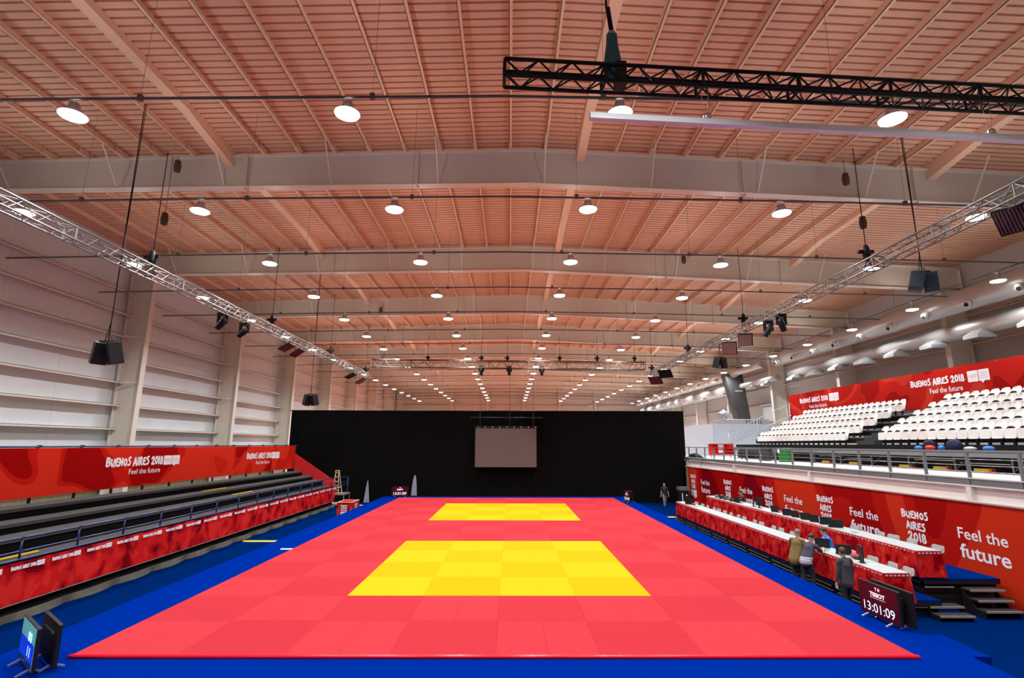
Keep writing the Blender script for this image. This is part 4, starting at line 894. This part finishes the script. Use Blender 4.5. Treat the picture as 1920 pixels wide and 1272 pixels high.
# hoists
def hoist(x, y, z, lab, col, sc=1.0, top=13.0, body=True):
    t = thing('chain_hoist', lab, 'hoist', (x, y, z))
    b = MB(); b.tube([(x, y, z+.5*sc), (x+.02, y, top)], .012, 5); b.build('chain', BLACK, t)
    b = MB(); b.lathe([(0, .42), (.06, .40), (.10, .30), (.14, .05), (.11, -.12), (.05, -.18), (0, -.2)], (x, y, z+.35*sc), 12, T=Matrix.Diagonal((sc, sc*.9, sc))); b.bar((x-.24*sc, y, z+.5*sc), (x+.24*sc, y, z+.5*sc), .10*sc, .12*sc); b.ball((x-.24*sc, y, z+.5*sc), .075*sc, 10, 6); b.build('motor', col, t)
    b = MB(); b.bar((x-.02, y, z+.15), (x-.16, y, z-.18), .02); b.bar((x+.02, y, z+.15), (x+.16, y, z-.18), .02); b.bar((x-.17, y, z-.18), (x+.17, y, z-.18), .03); b.build('sling', BLACK, t)
    return t
for i, y in enumerate((4.3, 12.5, 20.5, 28.5)): hoist(-10.6, y, 9.05, 'black chain hoist on the left truss, %s from the front' % ORD[i+1], BLACK, .85)
for i, y in enumerate((3.95, 12.4, 20.0, 28.2)): hoist(10.9, y, 9.15, 'black chain hoist on the right truss, %s from the front' % ORD[i+1], BLACK, .85)
for i, x in enumerate((-9.5, -6.1, -1.95, .05, 4.1, 7.0, 9.9)): hoist(x, 29.3, 10.1, 'black chain hoist on the cross truss, %s from the left' % ORD[i+1], BLACK, .75, 12.2)
hz = thing('chain_hoist', 'teal hooded chain hoist hanging down to the black truss', 'hoist', (2.14, -2.42, 10.5))
b = MB(); b.lathe([(0, .98), (.06, .97), (.10, .90), (.11, .7), (.16, .35), (.17, .1), (.12, 0), (0, -.02)], (2.14, -2.42, 10.5), 14, T=Matrix.Diagonal((1, .7, 1))); b.build('hood', mat('teal_cloth', (.012, .14, .17), .6), hz)
b = MB(); b.tube([(2.12, -2.42, 11.45), (2.06, -2.42, 12.0), (2.0, -2.42, 14.4)], .022, 6); b.tube([(2.16, -2.42, 11.4), (2.1, -2.42, 12.0)], .03, 6); b.build('chain', BLACK, hz)
b = MB(); b.bar((2.2, -2.42, 10.75), (2.34, -2.42, 10.3), .05); b.bar((2.1, -2.42, 10.7), (1.95, -2.42, 10.3), .03); b.box(2.16, -2.55, 10.3, 2.36, -2.3, 10.75); b.build('sling', BLACK, hz)
b = MB(); text_into(b, '5TS', (2.08, -2.515, 11.36), (1, 0, 0), (0, 0, 1), .11, .06, .02); b.build('marking', WHITE, hz)
lump('black_drape_bundle', (11.2, -1.85, 10.6), (.45, .3, .5), BLKF, 'black bundle at the right end of the black truss', 'bundle', 5)
# beam mounted reels / motors on thin cables
for x, y, z in ((-11.8, 6.3, 11.6), (12.6, 6.3, 11.55), (-11.6, 6.3, 13.6), (12.2, 6.3, 13.2), (9.6, 16.0, 13.7), (-9.0, 25.6, 13.3)):
    b = MB(); b.lathe([(0, .25), (.09, .22), (.12, 0), (.10, -.2), (0, -.25)], (x, y, z), 12); b.tube([(x, y, z+.2), (x, y, 14.0)], .01, 4)
    b.build('hanging_motor', mat('brown_hood', (.10, .05, .035), .7), loc=(x, y, z), label={-11.8: 'brown hooded motor hanging before the nearest beam on the left', 12.6: 'brown hooded motor hanging before the nearest beam on the right', -11.6: 'small motor near the top of the nearest beam, left side', 12.2: 'small motor near the top of the nearest beam, right side', 9.6: 'small motor on the second beam, right side', -9.0: 'small motor on the third beam, left side'}[x], cat='motor')
# LED panels
def led(x, y, z, rx, rz, w, h, m, lab):
    t = thing('light_panel', lab, 'light panel', (0, 0, 0))
    b = MB(); b.box(-w/2, -h/2, 0, w/2, h/2, .07); b.build('frame', BLACK, t)
    b = MB(); n = 9
    for i in range(n):
        x0 = -w/2+.03+(w-.06)*i/n; b.box(x0, -h/2+.03, -.012, x0+(w-.06)/n*.62, h/2-.03, .0)
    b.build('led_rows', m, t)
    b = MB(); b.bar((-.1, 0, .05), (0, 0, .3), .03); b.bar((.1, 0, .05), (0, 0, .3), .03); b.build('bracket', BLACK, t)
    place(t, (x, y, z)); t.rotation_euler = (rx, 0, rz)
LEDR = mat('led_red_brown', (.16, .03, .025), .4); LEDG = mat('led_grey', (.10, .07, .06), .4); LEDW = mat('led_pink', (.45, .28, .24), .4)
for x, y, z, rx, rz, w, h, m, lab in ((-10.7, 14.6, 8.55, -.5, PI/2, .75, .62, LEDR, 'dark red flat light panel under the left truss, nearer pair front'), (-10.7, 15.9, 8.5, -.6, PI/2, .75, .62, LEDR, 'dark red flat light panel under the left truss, nearer pair rear'),
    (-10.7, 25.2, 8.5, -.5, PI/2, .9, .7, BLACK, 'black flat light panel under the left truss far end'), (-10.6, 27.4, 8.4, -.6, PI/2, .9, .7, LEDR, 'dark red flat light panel at the far end of the left truss'),
    (11.2, -.25, 8.72, -.9, -PI/2+.5, .62, .62, LEDG, 'large square light panel hanging at the near end of the right truss'), (11.0, 12.6, 8.6, -.9, -PI/2+1.2, .62, .62, LEDW, 'pinkish ribbed light panel on the right truss, right of a pair'),
    (10.8, 13.9, 8.45, -.9, -PI/2+1.2, .66, .66, LEDW, 'pinkish ribbed light panel on the right truss, left of a pair'), (11.0, 25.2, 8.7, -.6, -PI/2+1, .9, .8, BLACK, 'black light panel near the far end of the right truss'), (10.8, 27.0, 8.45, -.6, -PI/2+1, .9, .8, LEDR, 'dark red light panel at the far end of the right truss')):
    led(x, y, z, rx, rz, w, h, m, lab)
# moving heads
def mhead(x, y, z, tilt, lab, mm=BLACK):
    t = thing('moving_head_light', lab, 'stage light', (x, y, z))
    b = MB(); b.box(x-.16, y-.13, z+.18, x+.16, y+.13, z+.30); b.build('base', mm, t)
    for s in (-1, 1): b = MB(); b.bar((x+s*.15, y, z+.2), (x+s*.15, y, z-.12), .04, .12); b.build('yoke_arm', mm, t)
    T = Matrix.Rotation(tilt, 3, 'Y') @ Matrix.Rotation(.4, 3, 'X')
    b = MB(); b.lathe([(0, .22), (.10, .20), (.13, .0), (.11, -.25), (.12, -.30), (0, -.30)], (x, y, z-.08), 14, T=T); b.build('head', mm, t)
for a in ((-10.9, 9.0, 8.6, .9, 'black moving head light under the left truss, nearer one'), (-10.8, 10.5, 8.55, 1.1, 'black moving head light under the left truss, farther one'), (10.9, 9.15, 8.65, -.5, 'black slim stage light under the right truss, nearer one'), (10.95, 10.3, 8.65, .5, 'black stage light with pale front under the right truss'), (-1.95, 29.2, 9.5, 0, 'dark stage light hanging in the cross truss, left of middle'), (.2, 29.2, 9.5, 0, 'dark stage light hanging in the middle of the cross truss'), (2.7, 29.2, 9.5, 0, 'dark stage light hanging in the cross truss, right of middle')): mhead(*a)
# speakers on cables
def speaker(x, y, z, lab, col, top=13.5, s=1.0, rz=0.3, cloth=False):
    t = thing('hanging_speaker', lab, 'speaker', (x, y, z))
    for k, (dx, ry) in enumerate(((-.22*s, .75), (.22*s, -1.0))):
        T = Matrix.Translation((x+dx, y, z)) @ Matrix.Rotation(rz+ry, 4, 'Z') @ Matrix.Rotation(.25, 4, 'X')
        b = MB(); w, h, d = .19*s, .30*s, .17*s
        b.add([T @ Vector(v) for v in ((-w, -d, -h), (w, -d, -h), (w*.6, d, -h), (-w*.6, d, -h), (-w, -d, h), (w, -d, h), (w*.6, d, h), (-w*.6, d, h))], [(0, 1, 2, 3), (4, 5, 6, 7), (0, 1, 5, 4), (1, 2, 6, 5), (2, 3, 7, 6), (3, 0, 4, 7)]); b.build('cabinet', col, t, bevel=.015)
    b = MB(); b.tube([(x, y, z+.28*s), (x, y, top)], .014, 5); b.tube([(x-.1, y, z+.3*s), (x, y, z+.9), (x+.05, y, top)], .010, 5); b.tube([(x+.12, y, z+.28*s), (x+.02, y, z+.6)], .01, 5); b.build('cable', BLACK, t)
    b = MB(); b.bar((x-.25*s, y, z+.32*s), (x+.25*s, y, z+.32*s), .05); b.build('bracket', BLACK, t)
speaker(-10.8, 3.35, 6.35, 'pair of black speakers hanging low on cables at the near left', BLACK, 14, 1.0)
speaker(-10.8, 18.4, 6.3, 'smaller looking pair of black speakers hanging at the far left', BLACK, 14, 1.0)
speaker(12.6, 4.1, 8.7, 'pair of speakers in slate blue covers hanging at the right', mat('slate_cover', (.045, .075, .10), .7), 13.5, 1.0)
speaker(10.95, 15.5, 8.0, 'pair of black speakers hanging below the right truss', BLACK, 9, .9)

# ---------------- people ----------------
def skinned(chains, name):
    """chains: list of [(pos, radius), ...]; each grows one tapering tube with round ends"""
    b = MB()
    for chn in chains:
        pts = [Vector(p) for p, r in chn]; rs = [r for p, r in chn]; P2, R2 = [], []
        for i in range(len(pts)-1):
            for k in range(4):
                u = k/4; p0 = pts[max(i-1, 0)]; p1 = pts[i]; p2 = pts[i+1]; p3 = pts[min(i+2, len(pts)-1)]
                P2.append(.5*((2*p1)+(p2-p0)*u+(2*p0-5*p1+4*p2-p3)*u*u+(3*p1-p0-3*p2+p3)*u**3) if len(pts) > 2 else p1.lerp(p2, u)); R2.append(rs[i]*(1-u)+rs[i+1]*u)
        P2.append(pts[-1]); R2.append(rs[-1]); b.tube(P2, R2, 12)
        b.ball(pts[0], rs[0]*.99, 12, 8); b.ball(pts[-1], rs[-1]*.99, 12, 8)
    return b
def remeshed(b, name, m, parent, vox):
    o = b.build(name, m, parent)
    md = o.modifiers.new('r', 'REMESH'); md.mode = 'VOXEL'; md.voxel_size = vox; md.use_smooth_shade = True
    sm = o.modifiers.new('s', 'SMOOTH'); sm.iterations = 2; sm.factor = .5
    bpy.context.view_layer.update()
    me = bpy.data.meshes.new_from_object(o.evaluated_get(bpy.context.evaluated_depsgraph_get())); o.modifiers.clear(); o.data = me
    if not me.materials: me.materials.append(m)
    return o
def person(label, loc, rz, H=1.75, lean=0.0, hands=None, legs=((-.1, .0), (.1, .0)), top=None, bottom=None, hair=None, head_down=.2, coat=0.0, sit=False, stripes=False, long_sleeve=True, beard=False, lanyard=False, skin=SKIN, knees=None):
    """local +Y is forward; origin between the feet on the floor"""
    s = H/1.75; t = thing('person', label, 'person', (0, 0, 0))
    def S(x, y, z): return Vector((x, y, z))*s
    hipz = .50 if sit else .93; hip = S(0, 0 if not sit else -.05, hipz); c, sn = math.cos(lean), math.sin(lean)
    def tor(x, up, fw=0): return hip+Vector((x*s, (up*sn+fw*c)*s, (up*c-fw*sn)*s))
    chest = tor(0, .36); neck = tor(0, .50); shL, shR = tor(-.175, .46), tor(.175, .46)
    hd = neck+Vector((0, (.10*math.sin(lean*.7+head_down))*s+.02, .095*math.cos(lean*.6)*s))
    feet = [S(x, y, .06) for x, y in legs]
    kn = []
    for i, ft in enumerate(feet):
        hx = (-.09, .09)[i]
        if sit: kn.append(S(hx*1.3, .42, .50))
        else: m_ = (S(hx, 0, hipz)+ft)/2; kn.append(Vector((m_.x, m_.y+.05*s, m_.z)))
    if sit: feet = [S(-.13, .42, .07), S(.13, .42, .07)]
    hands = hands or [(-.27, .05, .80), (.27, .05, .80)]; hp = [Vector(h)*s if not isinstance(h, Vector) else h for h in hands]
    body = [[(tor(0, .05), .095*s), (tor(0, .12), .105*s), (tor(0, .26, .01), .125*s), (chest, .13*s), (tor(0, .47), .085*s), (neck, .055*s), (hd, .05*s)]]
    arms = []
    for i, (sh, h) in enumerate(((shL, hp[0]), (shR, hp[1]))):
        sd = (-1, 1)[i]; d = h-sh; L = d.length; reach = .56*s
        if L > reach: h = sh+d*(reach/L); d = h-sh; L = reach
        bend = math.sqrt(max(.0004, (reach/2)**2-(L/2)**2)); out = Vector((sd*.55, -.6, -.5)); out -= d*(out.dot(d)/max(d.length_squared, 1e-6)); out.normalize()
        el = (sh+h)/2+out*bend; arms.append((sh, el, h, sd))
        body.append([(tor(sd*.05, .46), .07*s), (sh, .058*s), ((sh+el)/2, .045*s), (el, .038*s), ((el+h)/2, .036*s), (h, .025*s)])
        # hand: palm, four fingers, thumb
        f = (h-el).normalized(); side = f.cross(Vector((0, 0, 1)));
        if side.length < .2: side = Vector((1, 0, 0))
        side.normalize(); nn = side.cross(f)
        if nn.z > 0: nn = -nn
        palm = h+f*.045*s; body.append([(h, .024*s), (palm+side*.018*s, .019*s), (h+f*.085*s+side*.02*s, .015*s)]); body.append([(h, .024*s), (palm-side*.018*s, .019*s), (h+f*.085*s-side*.02*s, .015*s)])
        for k, (o_, ln) in enumerate(((-.032, .062), (-.011, .076), (.011, .072), (.032, .056))):
            p0 = h+f*.085*s+side*o_*s; body.append([(p0, .0098*s), (p0+(f*.6*ln+nn*.25*ln)*s, .0092*s), (p0+(f*.85*ln+nn*.7*ln)*s, .0082*s)])
        tb = h+f*.035*s-side*sd*.028*s; body.append([(tb, .012*s), (tb+(f*.030-side*sd*.022)*s, .0105*s), (tb+(f*.058-side*sd*.024+nn*.012)*s, .009*s)])
    for i in range(2):
        hx = (-.09, .09)[i]; hj = tor(hx, .0)
        body.append([(hj, .075*s), ((hj+kn[i])/2, .070*s), (kn[i], .056*s), (kn[i].lerp(feet[i], .35), .055*s), (feet[i]+S(0, 0, .04), .038*s)]); body.append([(feet[i], .04*s), (feet[i]+S(0, .14, -.02), .035*s)])
    hb = skinned(body, 'body')
    T = Matrix.Rotation(-(lean*.5+head_down), 3, 'X'); hc = hd+Vector((0, .0, .085))*s
    hb.ball(hc, (.075*s, .095*s, .112*s), 20, 14, T=T); hb.ball(hc+T @ Vector((0, .03, -.06))*s, (.055*s, .062*s, .06*s), 16, 10, T=T)
    hb.ball(hc+T @ Vector((0, .10, -.012))*s, (.013*s, .02*s, .024*s), 10, 8, T=T)
    for q in (-1, 1): hb.ball(hc+T @ Vector((q*.078, -.005, -.01))*s, (.010*s, .02*s, .030*s), 10, 8, T=T)
    hb.ball(hc+T @ Vector((0, .083, .022))*s, (.05*s, .014*s, .009*s), 10, 6, T=T)
    remeshed(hb, 'body', skin, t, .009)
    # face marks
    b = MB()
    for q in (-1, 1): b.ball(hc+T @ Vector((q*.030, .087, .006))*s, (.011*s, .006*s, .007*s), 10, 6, T=T)
    b.build('eyes', mat('eye_dark', (.02, .015, .012), .3), t)
    b = MB(); b.ball(hc+T @ Vector((0, .088, -.052))*s, (.024*s, .007*s, .006*s), 10, 6, T=T); b.build('mouth', mat('lips', (.35, .10, .09), .5), t)
    b = MB(); n0 = len(b.v); b.ball(hc+T @ Vector((0, -.014, .024))*s, (.084*s, .098*s, .106*s), 20, 14, T=T)
    lim = T @ Vector((0, .55, -.62)); keep = []
    for f in b.f:
        ctr = sum((Vector(b.v[i]) for i in f), Vector())/len(f)-hc; l = T.transposed() @ ctr/s
        if not (l.z < -.035 or (l.y > .045 and l.z < .062)): keep.append(f)
    b.f = keep; b.m = [0]*len(keep); b.sm = [True]*len(keep)
    if hair: 
        ho = b.build('hair', hair, t); md = ho.modifiers.new('thick', 'SOLIDIFY'); md.thickness = .006; md.offset = 0
    if beard:
        b = MB(); b.ball(hc+T @ Vector((0, .045, -.075))*s, (.056*s, .05*s, .045*s), 14, 8, T=T); b.build('beard', hair, t)
    # clothes
    chs = [[(tor(0, -.06-coat), .15*s+coat*.25), (tor(0, .10), .138*s), (tor(0, .26, .01), .147*s), (chest, .152*s), (tor(0, .46), .11*s), (tor(0, .515), .068*s)]]
    for sh, el, h, sd in arms:
        a = [(tor(sd*.06, .45), .085*s), (sh, .070*s), ((sh+el)/2, .057*s)]
        if long_sleeve: a += [(el, .053*s), (el.lerp(h, .9), .040*s)]
        else: a += [(sh.lerp(el, .72), .060*s)]
        chs.append(a)
    for q in (-1, 1): chs.append([(tor(q*.055, -.05-coat*.8), (.125+coat*.3)*s), (tor(q*.07, .25), .10*s), (tor(q*.085, .42), .085*s)])
    cl = remeshed(skinned(chs, 'shirt'), 'shirt', top, t, .014)
    if stripes:
        cl.data.materials.clear(); cl.data.materials.append(top)
    chs = []
    for i in range(2):
        hx = (-.075, .075)[i]; hj = tor(hx, .02); chs.append([(hj, .108*s), ((hj+kn[i])/2, .092*s), (kn[i], .074*s), (kn[i].lerp(feet[i], .5), .068*s), (feet[i]+S(0, -.005, .035), .058*s)])
    chs.append([(tor(-.06, .03), .112*s), (tor(.06, .03), .112*s)])
    remeshed(skinned(chs, 'trousers'), 'trousers', bottom, t, .014)
    for i in range(2):
        b = skinned([[(feet[i]+S(0, -.05, -.015), .043*s), (feet[i]+S(0, .06, -.015), .044*s), (feet[i]+S(0, .16, -.022), .036*s)]], 'shoe'); b.v = [(v[0], v[1], max(v[2], .002)) for v in b.v]; b.build('shoe', mat('shoe_dark', (.02, .02, .022), .5), t)
    if lanyard:
        b = MB(); b.tube([tor(-.05, .5, .08), tor(-.02, .25, .165), tor(0, .2, .17)], .010, 6); b.tube([tor(.05, .5, .08), tor(.02, .25, .165), tor(0, .2, .17)], .010, 6); b.build('lanyard', mat('lanyard_pale', (.5, .7, .75), .6), t)
    place(t, loc, rz)
    return t
HAIRB = mat('dark_hair', (.012, .009, .008), .6); HAIRG = mat('grey_hair', (.14, .12, .11), .7); HAIRN = mat('brown_hair', (.035, .018, .010), .6)
CHAR = mat('charcoal_knit', (.035, .036, .042), .85); DNAV = mat('dark_trousers', (.008, .009, .014), .85); OLV = mat('olive_jacket', (.13, .085, .018), .8)
BLUS = mat('blue_tshirt', (.01, .15, .60), .8)
# striped-hem navy shirt
STR = bpy.data.materials.new('navy_striped_hem'); STR.use_nodes = True; nt = STR.node_tree; bs = nt.nodes['Principled BSDF']; bs.inputs['Roughness'].default_value = .85
tc = nt.nodes.new('ShaderNodeTexCoord'); sx = nt.nodes.new('ShaderNodeSeparateXYZ'); nt.links.new(tc.outputs['Object'], sx.inputs[0])
zz = sx.outputs[2]; inb = math_node(nt, 'MULTIPLY', math_node(nt, 'GREATER_THAN', zz, .86), math_node(nt, 'LESS_THAN', zz, 1.06))
stp = math_node(nt, 'GREATER_THAN', math_node(nt, 'FRACT', math_node(nt, 'MULTIPLY', zz, 18.0)), .28); fac = math_node(nt, 'MULTIPLY', inb, stp)
mx = nt.nodes.new('ShaderNodeMix'); mx.data_type = 'RGBA'; mx.inputs[6].default_value = (.035, .036, .055, 1); mx.inputs[7].default_value = (.42, .40, .48, 1); nt.links.new(fac, mx.inputs[0]); nt.links.new(mx.outputs[2], bs.inputs['Base Color'])
FL = -.57
person('standing man in a dark grey hooded top looking down at the lower table', (9.42, 4.35, FL), math.radians(10), 1.74, .02, [(-.27, .06, .80), (.26, .10, .80)], ((-.11, -.05), (.12, .12)), CHAR, DNAV, HAIRN, .18, .06, beard=True)
person('man in a navy shirt with pale striped hem leaning on the lower table', (9.55, 6.55, FL), math.radians(-62), 1.82, .55, [(-.12, .66, 1.20), (.14, .66, 1.20)], ((-.12, -.12), (.12, .05)), STR, DNAV, HAIRB, .35, .03, long_sleeve=False)
person('grey-haired man in an olive jacket bending over the lower table', (9.62, 7.30, FL), math.radians(-50), 1.80, .42, [(-.15, .55, 1.18), (.15, .55, 1.18)], ((-.1, -.1), (.1, .02)), OLV, DNAV, HAIRG, .3, .12)
person('seated man in a bright blue t-shirt and lanyard behind the lower table', (11.12, 7.95, -.14), math.radians(75), 1.74, .22, [(-.2, .5, .80), (.2, .5, .80)], ((-.1, .3), (.1, .3)), BLUS, DNAV, HAIRB, .45, 0, sit=True, long_sleeve=False, lanyard=True)
person('person in a dark red top seated behind the far end of the upper table', (12.75, 18.35, .26), math.radians(85), 1.70, .15, [(-.2, .5, .78), (.2, .5, .78)], ((-.1, .3), (.1, .3)), mat('maroon_top', (.06, .008, .015), .8), DNAV, HAIRB, .5, 0, sit=True)
person('person in a black t-shirt and grey trousers walking by the curtain', (11.75, 29.6, FL), math.radians(175), 1.68, .05, [(-.30, .05, .85), (.28, .05, .84)], ((-.08, -.22), (.08, .22)), mat('black_tee', (.01, .01, .01), .8), mat('grey_trousers', (.16, .17, .18), .8), HAIRG, .1, 0, long_sleeve=False)
